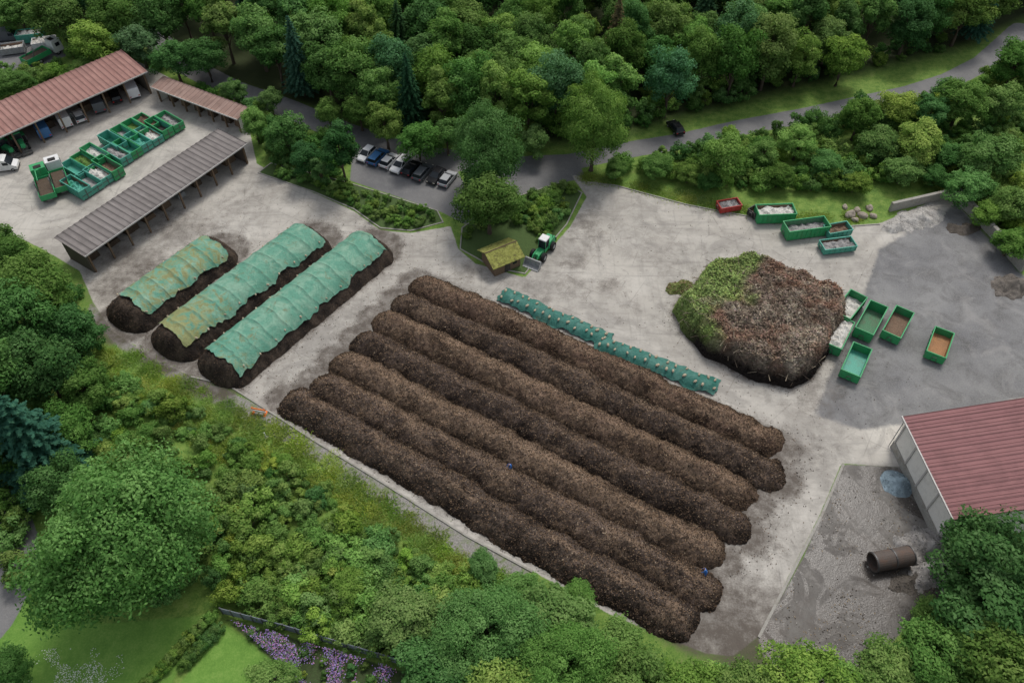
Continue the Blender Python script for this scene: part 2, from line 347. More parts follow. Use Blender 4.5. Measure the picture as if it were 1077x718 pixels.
def leaf_quads(C, Nn, size, asp=1.0):
    n = len(C); Nn = Nn/np.linalg.norm(Nn, axis=1)[:, None]
    r = rng.normal(size=(n, 3)); U = np.cross(Nn, r); U /= np.linalg.norm(U, axis=1)[:, None]; W = np.cross(Nn, U)
    a = (size*asp)[:, None]*U; b = size[:, None]*W
    V = np.stack([C-a, C-b*.55+a*.1, C+a, C+b*.55+a*.1], 1).reshape(-1, 3)
    return V, np.arange(4*n).reshape(-1, 4)
def tree_mesh(name, H, R, n, leaf, kind='broad', seed=0, ncl=46):
    global rng
    rng = np.random.default_rng(1000+seed)
    mb = MB(); C = []; Nn = []; T = []; S = []
    if kind in ('broad', 'shrub', 'airy'):
        zc = H*(.58 if kind != 'shrub' else .45); hz = H-zc
        lob = rng.uniform(0, 6.28, 4)
        ctr = []
        for i in range(ncl):
            ph = i*2.39996+rng.uniform(-.4, .4); cz = rng.uniform(-.75 if kind == 'shrub' else -.62, 1)
            rr = math.sqrt(max(0, 1-cz*cz)); k = rng.uniform(.5, .86)*(1+.18*math.sin(2*ph+lob[0])+.12*math.sin(3*ph+lob[1]))
            if cz > .75: k *= rng.uniform(.85, 1.1)
            q = np.array([R*rr*math.cos(ph)*k, R*rr*math.sin(ph)*k, zc+hz*cz*k])
            ctr.append((q, R*rng.uniform(.18, .37)*(.75 if ncl > 80 else 1), rng.uniform(-.18, .18)))
        w = np.array([r**2 for _, r, _ in ctr]); w = w/w.sum()
        for (q, r, tn), ww in zip(ctr, w):
            m = int(n*ww)+1
            d = rng.normal(size=(m, 3)); d[:, 2] = np.where(rng.random(m) < .55, np.abs(d[:, 2]), d[:, 2]); d /= np.linalg.norm(d, axis=1)[:, None]
            lump = 1+.22*np.sin(d[:, 0]*5+q[0]*3)*np.sin(d[:, 1]*5+q[1]*3)
            rad = r*lump*(1-.5*rng.random(m)**2.2+.25*rng.random(m)**4)
            if kind == 'airy': rad *= rng.uniform(.7, 1.25, m)
            pp = q+d*rad[:, None]*np.array([1, 1, .82])
            C.append(pp); outw = q-np.array([0, 0, zc*.8]); outw = outw/(np.linalg.norm(outw)+1e-6)
            Nn.append(d*.8+outw*.3+np.array([0, 0, .35])+rng.normal(size=(m, 3))*.55)
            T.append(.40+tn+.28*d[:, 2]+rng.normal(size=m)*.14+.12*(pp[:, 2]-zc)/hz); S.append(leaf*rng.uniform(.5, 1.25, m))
        if kind != 'shrub':
            mb.tube([(0, 0, -.3), (.05, 0, H*.15), (rng.uniform(-.3, .3), rng.uniform(-.3, .3), H*.45), (0, 0, H*.78)], [R*.075+.05, R*.055+.03, R*.04, .04], 8, 0)
            for q, r, _ in ctr[::max(1, ncl//9)]:
                z0 = H*rng.uniform(.2, .45); mb.tube([(0, 0, z0), (q[0]*.45, q[1]*.45, z0+(q[2]-z0)*.6), tuple(q)], [R*.03+.02, R*.018, .02], 5, 0)
        else:
            for q, r, _ in ctr[::max(1, ncl//5)]:
                mb.tube([(0, 0, -.1), (q[0]*.5, q[1]*.5, q[2]*.6), tuple(q)], [.05, .035, .015], 5, 0)
    else:    # conifer
        tiers = 26
        for i in range(tiers):
            f = (i+.5)/tiers; z = H*(.12+.86*f); rr = R*(1-f)**.85*rng.uniform(.85, 1.1)+.15
            nb = max(4, int(13*(1-f)+4)); o = rng.uniform(0, 6)
            for j in range(nb):
                a = o+j*2*math.pi/nb+rng.uniform(-.2, .2); L = rr*rng.uniform(.75, 1.15)
                m = int(n/(tiers*9)*(.35+1.3*(1-f)))+3; t = rng.random(m)**.6
                wd = rng.normal(size=m)*.24*(1.1-t)*L*.6
                x = np.cos(a)*t*L-np.sin(a)*wd; y = np.sin(a)*t*L+np.cos(a)*wd
                zz = z-.28*L*t**1.4+.05*L-np.abs(wd)*.3+rng.normal(size=m)*.06
                C.append(np.stack([x, y, zz], 1)); Nn.append(np.stack([np.cos(a)*.3+rng.normal(size=m)*.35, np.sin(a)*.3+rng.normal(size=m)*.35, np.ones(m)], 1))
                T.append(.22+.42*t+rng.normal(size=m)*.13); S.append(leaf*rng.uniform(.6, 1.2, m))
        mb.tube([(0, 0, -.3), (0, 0, H*.5), (0, 0, H*.99)], [R*.07+.06, R*.045, .02], 7, 0)
    C = np.concatenate(C); Nn = np.concatenate(Nn); T = np.concatenate(T); S = np.concatenate(S)
    ok = C[:, 2] > .05; C, Nn, T, S = C[ok], Nn[ok], T[ok], S[ok]
    V, Qd = leaf_quads(C, Nn, S)
    bv = np.array(mb.v, float).reshape(-1, 3); bq = [f for f in mb.f if len(f) == 4]; bq = np.array(bq).reshape(-1, 4)
    VV = np.vstack([bv, V]); QQ = np.vstack([bq, Qd+len(bv)]).astype(int)
    tone = np.concatenate([np.full(len(bv), .5), np.repeat(T, 4)])
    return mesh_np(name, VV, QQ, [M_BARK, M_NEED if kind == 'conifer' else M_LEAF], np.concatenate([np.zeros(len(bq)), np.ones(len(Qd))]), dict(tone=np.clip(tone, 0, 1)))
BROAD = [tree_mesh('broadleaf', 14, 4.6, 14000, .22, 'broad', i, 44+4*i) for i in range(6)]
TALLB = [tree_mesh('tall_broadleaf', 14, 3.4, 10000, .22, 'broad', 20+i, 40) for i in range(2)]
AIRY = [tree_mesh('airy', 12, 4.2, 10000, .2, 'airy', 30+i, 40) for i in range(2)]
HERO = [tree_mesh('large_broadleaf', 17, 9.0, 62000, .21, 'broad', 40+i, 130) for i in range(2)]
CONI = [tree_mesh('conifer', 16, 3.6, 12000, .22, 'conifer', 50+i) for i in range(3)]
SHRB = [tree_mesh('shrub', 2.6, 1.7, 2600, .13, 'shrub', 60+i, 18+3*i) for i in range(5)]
rng = np.random.default_rng(77)
def tuft_mesh(name, n, rad, hgt, seed):
    r = np.random.default_rng(seed); c = r.normal(size=(n, 2))*rad*.5
    h = hgt*r.uniform(.35, 1.1, n); a = r.uniform(0, 6.28, n); le = r.normal(size=(n, 2))*.9*h[:, None]; w = .06
    b0 = np.stack([c[:, 0]-w*np.cos(a), c[:, 1]-w*np.sin(a), np.zeros(n)-.03], 1); b1 = np.stack([c[:, 0]+w*np.cos(a), c[:, 1]+w*np.sin(a), np.zeros(n)-.03], 1)
    t1 = np.stack([c[:, 0]+le[:, 0]+w*.6*np.cos(a), c[:, 1]+le[:, 1]+w*.6*np.sin(a), h], 1); t0 = np.stack([c[:, 0]+le[:, 0]-w*.6*np.cos(a), c[:, 1]+le[:, 1]-w*.6*np.sin(a), h*.96], 1)
    V = np.stack([b0, b1, t1, t0], 1).reshape(-1, 3); T = np.repeat(np.clip(.4+r.normal(size=n)*.22, 0, 1), 4); T[2::4] += .2; T[3::4] += .2
    return mesh_np(name, V, np.arange(4*n).reshape(-1, 4), [M_GRAS], None, dict(tone=np.clip(T, 0, 1)))
TUFT = [tuft_mesh('tuft', 420, 1.7, .35, i) for i in range(3)]
TINT = dict(n=(1, 1, 1), d=(.72, .82, .86), dd=(.52, .66, .74), b=(1.22, 1.15, 1.02), y=(1.45, 1.24, .95), bl=(.75, .87, 1.3), br=(2.2, .75, .9))
def put(name, me, x, y, H0, h, w=None, R0=None, tint='n', parent=None, z=0):
    s = h/H0; sx = s if w is None else (w/2)/R0
    o = link(name, me, (x, y, z), rng.uniform(0, 6.28), (sx*rng.uniform(.9, 1.1), sx*rng.uniform(.9, 1.1), s), parent)
    t = TINT[tint]; j = rng.uniform(.8, 1.18); o.color = (t[0]*j*rng.uniform(.86, 1.18), t[1]*j, t[2]*j*rng.uniform(.85, 1.25), 1)
    return o
SPEC = dict(B=(BROAD, 14, 4.6, 'deciduous_tree'), T=(TALLB, 14, 3.4, 'deciduous_tree'), A=(AIRY, 12, 4.2, 'deciduous_tree'), H=(HERO, 17, 9.0, 'large_deciduous_tree'), C=(CONI, 16, 3.6, 'conifer_tree'), S=(SHRB, 2.6, 1.7, 'shrub'))
def tree(u, v, wpx, kind='B', ar=1.25, tint='n'):
    w = wpx*mpp(u, v)*.93; h = w*ar
    x, y = gp(u, v, h*.6)
    w = wpx*np.hypot(y, CH-h*.6)/F; h = w*ar
    x, y = gp(u, v, h*.58)
    ms, H0, R0, nm = SPEC[kind]
    put(nm, ms[rng.integers(len(ms))], x, y, H0, h, w, R0, tint)

TREES = [  # u, v of crown, width, kind, height/width, tint
 (512, 156, 90, 'H', 1.15, 'd'), (626, 130, 76, 'H', 1.35, 'n'), (514, 214, 60, 'B', 1.2, 'd'), (357, 156, 42, 'T', 1.9, 'dd'), (322, 166, 36, 'B', 1.3, 'dd'),
 (300, 140, 42, 'B', 1.3, 'd'), (267, 130, 30, 'B', 1.3, 'b'), (284, 105, 26, 'B', 1.2, 'd'), (405, 130, 42, 'B', 1.3, 'n'), (440, 148, 42, 'B', 1.2, 'd'), (336, 180, 22, 'T', 1.6, 'dd'),
 (378, 118, 32, 'B', 1.2, 'd'), (470, 142, 36, 'B', 1.2, 'd'), (562, 148, 34, 'B', 1.1, 'd'), (345, 118, 30, 'B', 1.2, 'n'), (246, 96, 26, 'B', 1.2, 'n'),
 (763, 163, 50, 'A', 1.2, 'y'), (889, 60, 42, 'B', 1.3, 'b'), (905, 122, 44, 'B', 1.1, 'n'), (945, 112, 40, 'A', 1.0, 'b'), (980, 118, 36, 'B', 1.1, 'd'), (1012, 108, 48, 'B', 1.0, 'd'),
 (1052, 108, 44, 'B', 1.1, 'n'), (1042, 165, 58, 'B', 1.0, 'd'), (1018, 196, 46, 'B', .9, 'n'), (1066, 215, 46, 'B', .9, 'n'), (968, 148, 54, 'B', .9, 'b'), (925, 150, 44, 'B', .9, 'n'),
 (840, 150, 40, 'A', .9, 'b'), (802, 160, 34, 'A', .9, 'n'), (1064, 255, 40, 'B', .8, 'b'), (870, 172, 36, 'B', .9, 'd'), (820, 184, 32, 'B', .8, 'd'), (690, 174, 32, 'B', .8, 'd'), (725, 180, 30, 'B', .8, 'n'),
 (900, 192, 30, 'B', .8, 'b'), (1070, 66, 52, 'B', 1.1, 'd'), (1000, 165, 40, 'B', .8, 'd'), (648, 178, 28, 'B', .8, 'n'), (950, 180, 36, 'B', .8, 'n'), (985, 185, 30, 'B', .8, 'd'), (745, 190, 26, 'B', .8, 'd'), (1040, 225, 36, 'B', .8, 'b'),
 # left side
 (38, 302, 78, 'B', 1.1, 'd'), (2, 268, 56, 'B', 1.1, 'n'), (14, 335, 84, 'B', 1.2, 'dd'), (72, 345, 58, 'B', 1.2, 'd'), (42, 385, 84, 'B', 1.1, 'dd'), (-15, 395, 90, 'B', 1.2, 'd'),
 (22, 450, 104, 'C', 1.4, 'bl'), (88, 405, 62, 'B', 1.0, 'd'), (-30, 480, 90, 'B', 1.2, 'dd'), (72, 450, 60, 'B', 1.0, 'd'), (-35, 320, 80, 'B', 1.2, 'd'),
 (130, 560, 196, 'H', .85, 'n'), (60, 505, 66, 'B', 1.0, 'd'), (8, 705, 46, 'B', .9, 'd'), (52, 600, 44, 'B', .8, 'd'),
 # lower bank
 (286, 714, 46, 'A', .8, 'b'), (425, 648, 72, 'B', .7, 'n'), (512, 662, 100, 'H', .7, 'n'), (368, 618, 46, 'B', .7, 'b'), (582, 648, 72, 'B', .7, 'd'), (592, 702, 104, 'H', .7, 'n'), (650, 680, 60, 'A', .7, 'b'), (668, 725, 88, 'B', .7, 'n'),
 (728, 734, 72, 'B', .7, 'b'), (508, 596, 36, 'B', .7, 'd'), (545, 620, 42, 'B', .7, 'n'), (792, 732, 72, 'A', .7, 'b'), (852, 716, 84, 'B', .7, 'b'), (930, 708, 78, 'B', .7, 'n'), (895, 745, 80, 'A', .7, 'b'),
 (1040, 588, 108, 'B', 1.0, 'dd'), (1058, 640, 110, 'B', .9, 'd'), (990, 692, 84, 'B', .8, 'b'), (1060, 705, 100, 'B', .9, 'n'), (978, 646, 40, 'B', .7, 'd'), (458, 706, 80, 'B', .75, 'd'), (520, 735, 84, 'B', .8, 'b'), (610, 630, 38, 'B', .7, 'n'),
 # top left
 (18, 12, 40, 'B', 1.0, 'd'), (58, 16, 54, 'B', 1.1, 'n'), (98, 44, 50, 'B', 1.0, 'b'), (145, 46, 46, 'B', 1.0, 'bl'), (118, 18, 50, 'B', 1.2, 'd'), (12, 88, 34, 'B', .8, 'd'), (182, 62, 42, 'B', 1.1, 'd'), (215, 60, 40, 'B', 1.2, 'd'),
 (168, 20, 50, 'B', 1.2, 'dd'), (88, 72, 24, 'B', .8, 'b')]
for t in TREES: tree(*t)
forest = empty('forest')
pts = []
cand = rng.uniform((-150, 100), (150, 200), (9000, 2)); sd = psd(cand, FOREST); nofr = pline(cand, ROADL); lp = psd(cand, LOT)
for q, s, a, l in zip(cand, sd, nofr, lp):
    if s < .5 or a < 4.6 or l > -4 or abs(q[0]) > q[1]*.72+10: continue
    if any((q[0]-x)**2+(q[1]-y)**2 < 5.3**2 for x, y in pts): continue
    pts.append(tuple(q))
for x, y in pts:
    k = rng.random(); c = fbm(x, y, .045, 2, 9)
    if k < .07 or (c > .2 and k < .3): put('forest_conifer', CONI[rng.integers(3)], x, y, 16, rng.uniform(13, 18), rng.uniform(5.5, 7.5), 3.6, ['d', 'n', 'bl'][rng.integers(3)], forest)
    elif k < .35: put('forest_tree', TALLB[rng.integers(2)], x, y, 14, rng.uniform(12, 16), rng.uniform(6, 8), 3.4, ['d', 'n', 'b'][rng.integers(3)], forest)
    else: put('forest_tree', BROAD[rng.integers(6)], x, y, 14, rng.uniform(10, 15), rng.uniform(7, 10.5), 4.6, ['n', 'd', 'n', 'b', 'n', 'dd', 'bl'][rng.integers(7)], forest)
put('forest_conifer', CONI[0], *gp(648, 38, 9), 16, 17, 7, 3.6, 'br', forest)
def scatter(name, poly, n, dmin, smin, smax, tints, excl=(), meshes=None, H0=2.6, R0=1.7, par=None, margin=.5, dens=None, hr=(.55, .95)):
    poly = np.asarray(poly); lo = poly.min(0); hi = poly.max(0)
    cd = rng.uniform(lo, hi, (n*7, 2)); ok = psd(cd, poly) > margin
    for e in excl: ok &= psd(cd, e) < -1.0
    ok &= pline(cd, ROADR) > 3.4; ok &= pline(cd, ROADL) > 3.8
    cd = cd[ok]; kept = []
    for q in cd:
        if dens is not None and rng.random() > np.clip(.65+dens*fbm(q[0], q[1], .08, 2, 31)*4, .12, 1): continue
        if any((q[0]-x)**2+(q[1]-y)**2 < dmin**2 for x, y in kept[-900:]): continue
        kept.append(tuple(q))
        if len(kept) >= n: break
    for x, y in kept:
        w = smin+(smax-smin)*rng.random()**1.2
        put(name, (meshes or SHRB)[rng.integers(len(meshes or SHRB))], x, y, H0, w*rng.uniform(*hr) if meshes is None else w, w, R0, tints[rng.integers(len(tints))], par)
HARD = [CONC, PAD, ASP2, TRACK]
shr = empty('shrubbery')
BANK = GP([(90, 368), (135, 398), (200, 440), (290, 492), (385, 556), (450, 592), (520, 620), (600, 655), (680, 695), (740, 715), (820, 725), (900, 712), (960, 665), (1020, 610), (1100, 560), (1150, 800), (520, 830), (500, 740), (380, 690), (240, 640), (120, 636), (50, 600), (40, 480)])
scatter('bank_shrub', BANK, 760, 1.35, 1.4, 4.6, ['n', 'b', 'y', 'b', 'n', 'd'], HARD, par=shr, dens=.6, hr=(.45, .8))
MIDB = GP([(330, 535), (400, 575), (470, 605), (520, 622), (600, 660), (700, 710), (500, 760), (380, 688), (240, 640), (200, 560), (240, 500)])
scatter('bank_shrub', MIDB, 260, 1.6, 2.0, 5.0, ['b', 'y', 'n', 'b'], HARD, par=shr, hr=(.5, .8))
scatter('small_bank_shrub', GP([(110, 375), (200, 425), (300, 480), (400, 545), (480, 595), (430, 600), (300, 530), (200, 470), (120, 440)]), 190, 1.0, .6, 2.4, ['b', 'y', 'n', 'b', 'd'], HARD, par=shr, hr=(.4, .7))
BNK2 = GP([(618, 176), (700, 162), (780, 144), (850, 131), (950, 108), (1040, 82), (1150, 30), (1200, 300), (1082, 280), (1010, 202), (960, 200), (880, 205), (760, 200), (690, 186)])
scatter('bank_shrub', BNK2, 620, 1.7, 1.8, 5.4, ['n', 'd', 'b', 'd', 'y', 'n'], HARD, par=shr, dens=.35)
scatter('hedge_shrub', ISL1, 110, .9, 1.2, 2.4, ['b', 'n', 'b', 'n'], (), par=shr, margin=.7)
scatter('hedge_shrub', ISL2, 80, 1.1, 1.4, 3.0, ['n', 'n', 'b'], (GP([(500, 248), (552, 240), (560, 290), (500, 290)]),), par=shr, margin=.8)
LEFTB = GP([(-100, 245), (0, 240), (40, 272), (74, 292), (90, 330), (110, 368), (60, 420), (40, 480), (60, 600), (-100, 640)])
scatter('bank_shrub', LEFTB, 120, 2.4, 2.5, 5, ['d', 'n', 'dd'], HARD, par=shr)
scatter('bank_shrub', GP([(170, 60), (262, 100), (370, 128), (372, 148), (365, 190), (290, 172), (262, 130), (185, 86)]), 90, 1.7, 2, 4.5, ['d', 'n'], HARD, par=shr)
scatter('forest_edge_shrub', GP([(400, 128), (480, 144), (560, 153), (655, 142), (700, 122), (780, 104), (850, 86), (1000, 52), (1000, 36), (700, 100), (400, 100)]), 170, 2, 2.0, 5.5, ['n', 'b', 'd'], HARD, par=shr, margin=0)
scatter('yard_edge_shrub', GP([(-60, 60), (60, 62), (130, 40), (150, 58), (60, 90), (-60, 120)]), 70, 2, 2, 4, ['n', 'b', 'd'], (LOT, CONC), par=shr)
gr = empty('tall_grass')
scatter('grass_tuft', GP([(110, 362), (200, 406), (300, 458), (400, 526), (480, 582), (540, 612), (460, 610), (380, 575), (280, 510), (180, 445), (110, 400)]), 330, 1.0, .5, 1.0, ['n', 'b', 'n'], [CONC], TUFT, 1, .5, gr, margin=-.3)
wd = GP([(618, 190), (650, 194), (720, 212), (760, 220), (830, 232), (925, 232)])
for i in range(len(wd)-1):
    for k in range(9):
        q = wd[i]+(wd[i+1]-wd[i])*rng.random()+np.array([0, .8]); put('grass_tuft', TUFT[rng.integers(3)], q[0], q[1], 1, rng.uniform(.4, .8), .8, .5, 'n', gr)

# ------------------------------------------------------------------ heaps
def colmat(name, sc=6, rough=.95, lo=.55, hi=1.5, bump=.6):
    g = G(name); p = g.pos(); c = g.attr('col', True)
    n = g.noise(p, sc, 5, .75); n2 = g.noise(p, sc*.2, 3)
    k = g.math('MULTIPLY', g.rng(n, .25, .75, lo, hi), g.rng(n2, .3, .7, .8, 1.2))
    cc = g.n('ShaderNodeCombineXYZ')
    for i in range(3): g.put(cc.inputs[i], k)
    g.col(g.mix(1.0, c, cc.outputs[0], 'MULTIPLY')); g.rough(rough); g.b.inputs['Specular IOR Level'].default_value = .08
    if bump: g.bump(n, bump, .2)
    return g.m
M_COMP = colmat('compost', 5, lo=.45, hi=1.6, bump=.9); M_BRUSH = colmat('green_waste', 5); M_GRAV = colmat('gravel_pile', 7, lo=.75, hi=1.25)
def heap(name, org, ang, s0, s1, t0, t1, res, hf, cf, mat, chips=None, z=0):
    s = np.arange(s0, s1+res/2, res); t = np.arange(t0, t1+res/2, res); S, T = np.meshgrid(s, t)
    ca, sa = math.cos(ang), math.sin(ang)
    h = hf(S, T); Vx = S*ca-T*sa; Vy = S*sa+T*ca
    V = np.stack([Vx.ravel(), Vy.ravel(), h.ravel()], 1); col = cf(S, T, h).reshape(-1, 3)
    I = np.arange(V.shape[0]).reshape(S.shape); Q = np.stack([I[:-1, :-1], I[:-1, 1:], I[1:, 1:], I[1:, :-1]], -1).reshape(-1, 4)
    zz = V[:, 2][Q].max(1); Q = Q[zz > -.05]
    if chips is not None:
        n, lo, hi, pal, asp, rise = chips
        cs = rng.uniform(s0, s1, n); ct = rng.uniform(t0, t1, n); hh = hf(cs, ct); ok = hh > .02; cs, ct, hh = cs[ok], ct[ok], hh[ok]; n = len(cs)
        C = np.stack([cs*ca-ct*sa, cs*sa+ct*ca, hh+.03+rng.random(n)*rise], 1)
        Nn = np.array([0, 0, 1.])+rng.normal(size=(n, 3))*.45
        CV, CQ = leaf_quads(C, Nn, rng.uniform(lo, hi, n), asp)
        pal = pal if callable(pal) else (lambda s, t, h, P=np.array(pal): P[rng.integers(len(P), size=len(s))])
        cc = np.repeat(pal(cs, ct, hh), 4, axis=0)
        Q = np.vstack([Q, CQ+len(V)]); V = np.vstack([V, CV]); col = np.vstack([col, cc])
    me = mesh_np(name, V, Q, [mat], None, None, dict(col=col))
    return link(name, me, (org[0], org[1], z))
ROWC = [((.165, .108, .077), .40), ((.098, .073, .058), .18), ((.17, .117, .084), .50), ((.092, .069, .056), .16), ((.168, .12, .087), .48), ((.112, .083, .066), .3), ((.09, .069, .056), .2)]
for i, (a, b) in enumerate(ROWS):
    L = float(np.hypot(*(b-a))); w = 2.6; Hm = 1.95; cl_, k = ROWC[i]
    def hf(s, t, L=L, w=w, i=i):
        t2 = t+.6*fbm(s, t*0, .12, 2, 40+i)+.5*fbm(s, t*0, .7, 2, 44+i)
        e = np.maximum(np.maximum(w*.9-s, s-(L-w*.9)), 0)
        d = np.hypot(e, t2)+.9*fbm(s, t, .45, 3, i)
        h = (Hm+.6*fbm(s, t*0, .25, 3, 50+i))*(1-(np.clip(d, 0, 9)/w)**1.35)
        return np.clip(h+.5*fbm(s, t, 1.1, 3, 3+i)+.4*fbm(s, t, 3.2, 3, 7), -.3, 9)
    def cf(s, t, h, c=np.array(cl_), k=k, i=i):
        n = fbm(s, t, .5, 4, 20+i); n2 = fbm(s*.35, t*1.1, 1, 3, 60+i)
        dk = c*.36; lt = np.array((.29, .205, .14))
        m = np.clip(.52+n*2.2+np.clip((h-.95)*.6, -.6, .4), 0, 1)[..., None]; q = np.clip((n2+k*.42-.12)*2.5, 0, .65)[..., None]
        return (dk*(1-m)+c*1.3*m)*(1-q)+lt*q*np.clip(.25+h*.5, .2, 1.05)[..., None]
    def pal(s, t, h, k=k):
        Pp = np.array([(.30, .21, .14), (.22, .145, .09), (.17, .115, .075), (.04, .03, .025), (.06, .045, .035), (.38, .30, .21)])
        pr = np.array([k*.5, k*.7, .3, .35, .3, k*.12]); pr /= pr.sum()
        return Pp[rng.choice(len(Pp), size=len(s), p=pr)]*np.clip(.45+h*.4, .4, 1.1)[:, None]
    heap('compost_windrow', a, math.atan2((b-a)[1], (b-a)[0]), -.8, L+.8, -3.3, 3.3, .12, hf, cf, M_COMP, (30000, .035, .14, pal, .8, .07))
# loose crumbs scattered on the slab around the rows, piles and heap
m = 60000; c_ = np.stack([rng.uniform(-55, 55, m), rng.uniform(38, 105, m)], 1)
dd = np.full(m, 1e9)
for a, b in ROWS: dd = np.minimum(dd, pline(c_, [a, b])-2.3)
for p0, p1, w, h in PILES: dd = np.minimum(dd, pline(c_, [gp(*p0), gp(*p1)])-w/2)
dd = np.minimum(dd, -psd(c_, HEAPP)); ok = (psd(c_, CONC) > .3) & (dd > -.3) & (rng.random(m) < .9*np.exp(-np.clip(dd, 0, 99)/1.0)+.035); c_ = c_[ok]; m = len(c_)
V, Q = leaf_quads(np.stack([c_[:, 0], c_[:, 1], np.full(m, .035)], 1), np.array([0, 0, 1.])+rng.normal(size=(m, 3))*.15, rng.uniform(.03, .12, m))
pl_ = np.array([(.05, .038, .03), (.09, .065, .045), (.16, .11, .07), (.04, .03, .025)])[rng.integers(4, size=m)]
link('scattered_compost_crumbs', mesh_np('scattered_compost_crumbs', V, Q, [M_COMP], None, None, dict(col=np.repeat(pl_, 4, axis=0))))
m = 9000; c_ = rng.uniform(ASP2.min(0), ASP2.max(0), (m, 2)); ok = (psd(c_, ASP2) > .3) & (rng.random(m) < np.clip(.25+fbm(c_[:, 0], c_[:, 1], .25, 3, 3)*3, .03, 1)); c_ = c_[ok]; m = len(c_)
V, Q = leaf_quads(np.stack([c_[:, 0], c_[:, 1], np.full(m, .035)], 1), np.array([0, 0, 1.])+rng.normal(size=(m, 3))*.2, rng.uniform(.03, .14, m))
pl_ = np.array([(.35, .33, .3), (.2, .18, .16), (.06, .05, .04), (.28, .22, .15)])[rng.integers(4, size=m)]
link('scattered_debris', mesh_np('scattered_debris', V, Q, [M_GRAV], None, None, dict(col=np.repeat(pl_, 4, axis=0))))

def tarpmat(name, c, dusty, olive):
    g = G(name); p = g.pos(); a = g.attr('tone')
    n = g.noise(p, .4, 7, .7, .8); n2 = g.noise(p, 4, 4, .7); n3 = g.noise(p, .6, 7, .72, 1.2)
    col = g.mix(g.rng(n2, .3, .7), tuple(x*.8 for x in c), c)
    col = g.mix(g.rng(n, .44, .68, 0, .75), col, dusty)
    col = g.mix(g.rng(g.math('MULTIPLY_ADD', g.math('SUBTRACT', n3, .5), 3.6, a), .4, .9, 0, .9), col, olive)
    col = g.mix(g.rng(n3, .55, .68, 0, .5), col, (.12, .11, .055))
    col = g.mix(g.rng(g.attr('seam'), 0, 1, 0, .75), col, tuple(x*.3 for x in c))
    g.col(col); g.rough(.6); g.bump(g.noise(p, 2.2, 4, .6, 1.0), .7, .18); return g.m
M_TARP = tarpmat('green_tarpaulin', (.12, .33, .23), (.30, .45, .33), (.27, .27, .10))
M_TARPD = tarpmat('dark_green_tarpaulin', (.03, .16, .125), (.10, .25, .21), (.10, .1, .08))
M_BAG = paint('sand_bag', (.45, .38, .27), .9)
M_TYRE = paint('rubber', (.02, .02, .02), .85)
def drape(name, org, ang, s0, s1, tw, hf, mat, olive, seamper, seed, off=.07, rib=.05):
    res = .15; s = np.arange(s0, s1+.01, res); n = int(2*tw/res)+1; t = np.linspace(-1, 1, n); S, T = np.meshgrid(s, t)
    ed = tw+(1.1*fbm(S, 0*S, .35, 3, seed)+.5*fbm(S, 0*S, 1.3, 2, seed+9))*np.where(T > 0, 1, -1)*1.0; Tt = T*ed; S2 = S+np.where(S > (s0+s1)/2, 1, -1)*(1.2*fbm(T*3, 0*T, 1, 3, seed+4))*(np.abs(S-(s0+s1)/2)/((s1-s0)/2))**4
    h = hf(S2, Tt)*1.0+off+.2*np.abs(fbm(S, T*tw, .9, 3, seed+1))+.06*np.sin(S*2.2+3*fbm(S, Tt, .4, 2, seed))*np.abs(T)
    per = seamper; ph = (S-s0+.5*fbm(T*2, 0*T, 1, 2, seed)) % per; seam = np.clip(1-np.abs(ph-per/2)/.12, 0, 1)
    h = h+np.clip(1-np.abs(ph-per/2)/.35, 0, 1)*rib
    ol = olive(S, T) if olive else 0*S
    ca, sa = math.cos(ang), math.sin(ang)
    V = np.stack([(S2*ca-Tt*sa).ravel(), (S2*sa+Tt*ca).ravel(), np.maximum(h, .05).ravel()], 1)
    I = np.arange(S.size).reshape(S.shape); Q = np.stack([I[:-1, :-1], I[:-1, 1:], I[1:, 1:], I[1:, :-1]], -1).reshape(-1, 4)
    return link(name, mesh_np(name, V, Q, [mat], None, dict(tone=ol.ravel(), seam=seam.ravel())), (*org, 0))
def bagrow(name, org, ang, pts, hf, sc=1.0):
    mb = MB(); ca, sa = math.cos(ang), math.sin(ang)
    for s, t in pts:
        h = float(hf(np.array([s]), np.array([t]))[0]); x = s*ca-t*sa; y = s*sa+t*ca; a = ang+rng.uniform(-.6, .6)+math.pi/2; k = sc*rng.uniform(.8, 1.2); dx, dy = math.cos(a)*.3*k, math.sin(a)*.3*k; z = max(h, 0)+.2
        mb.tube([(x-dx, y-dy, z), (x-dx*.6, y-dy*.6, z+.04), (x, y, z+.05), (x+dx*.6, y+dy*.6, z+.03), (x+dx, y+dy, z-.02)], [.05, .16*k, .18*k, .15*k, .05], 7, 0)
    return mb.obj(name, [M_BAG], (*org, 0))
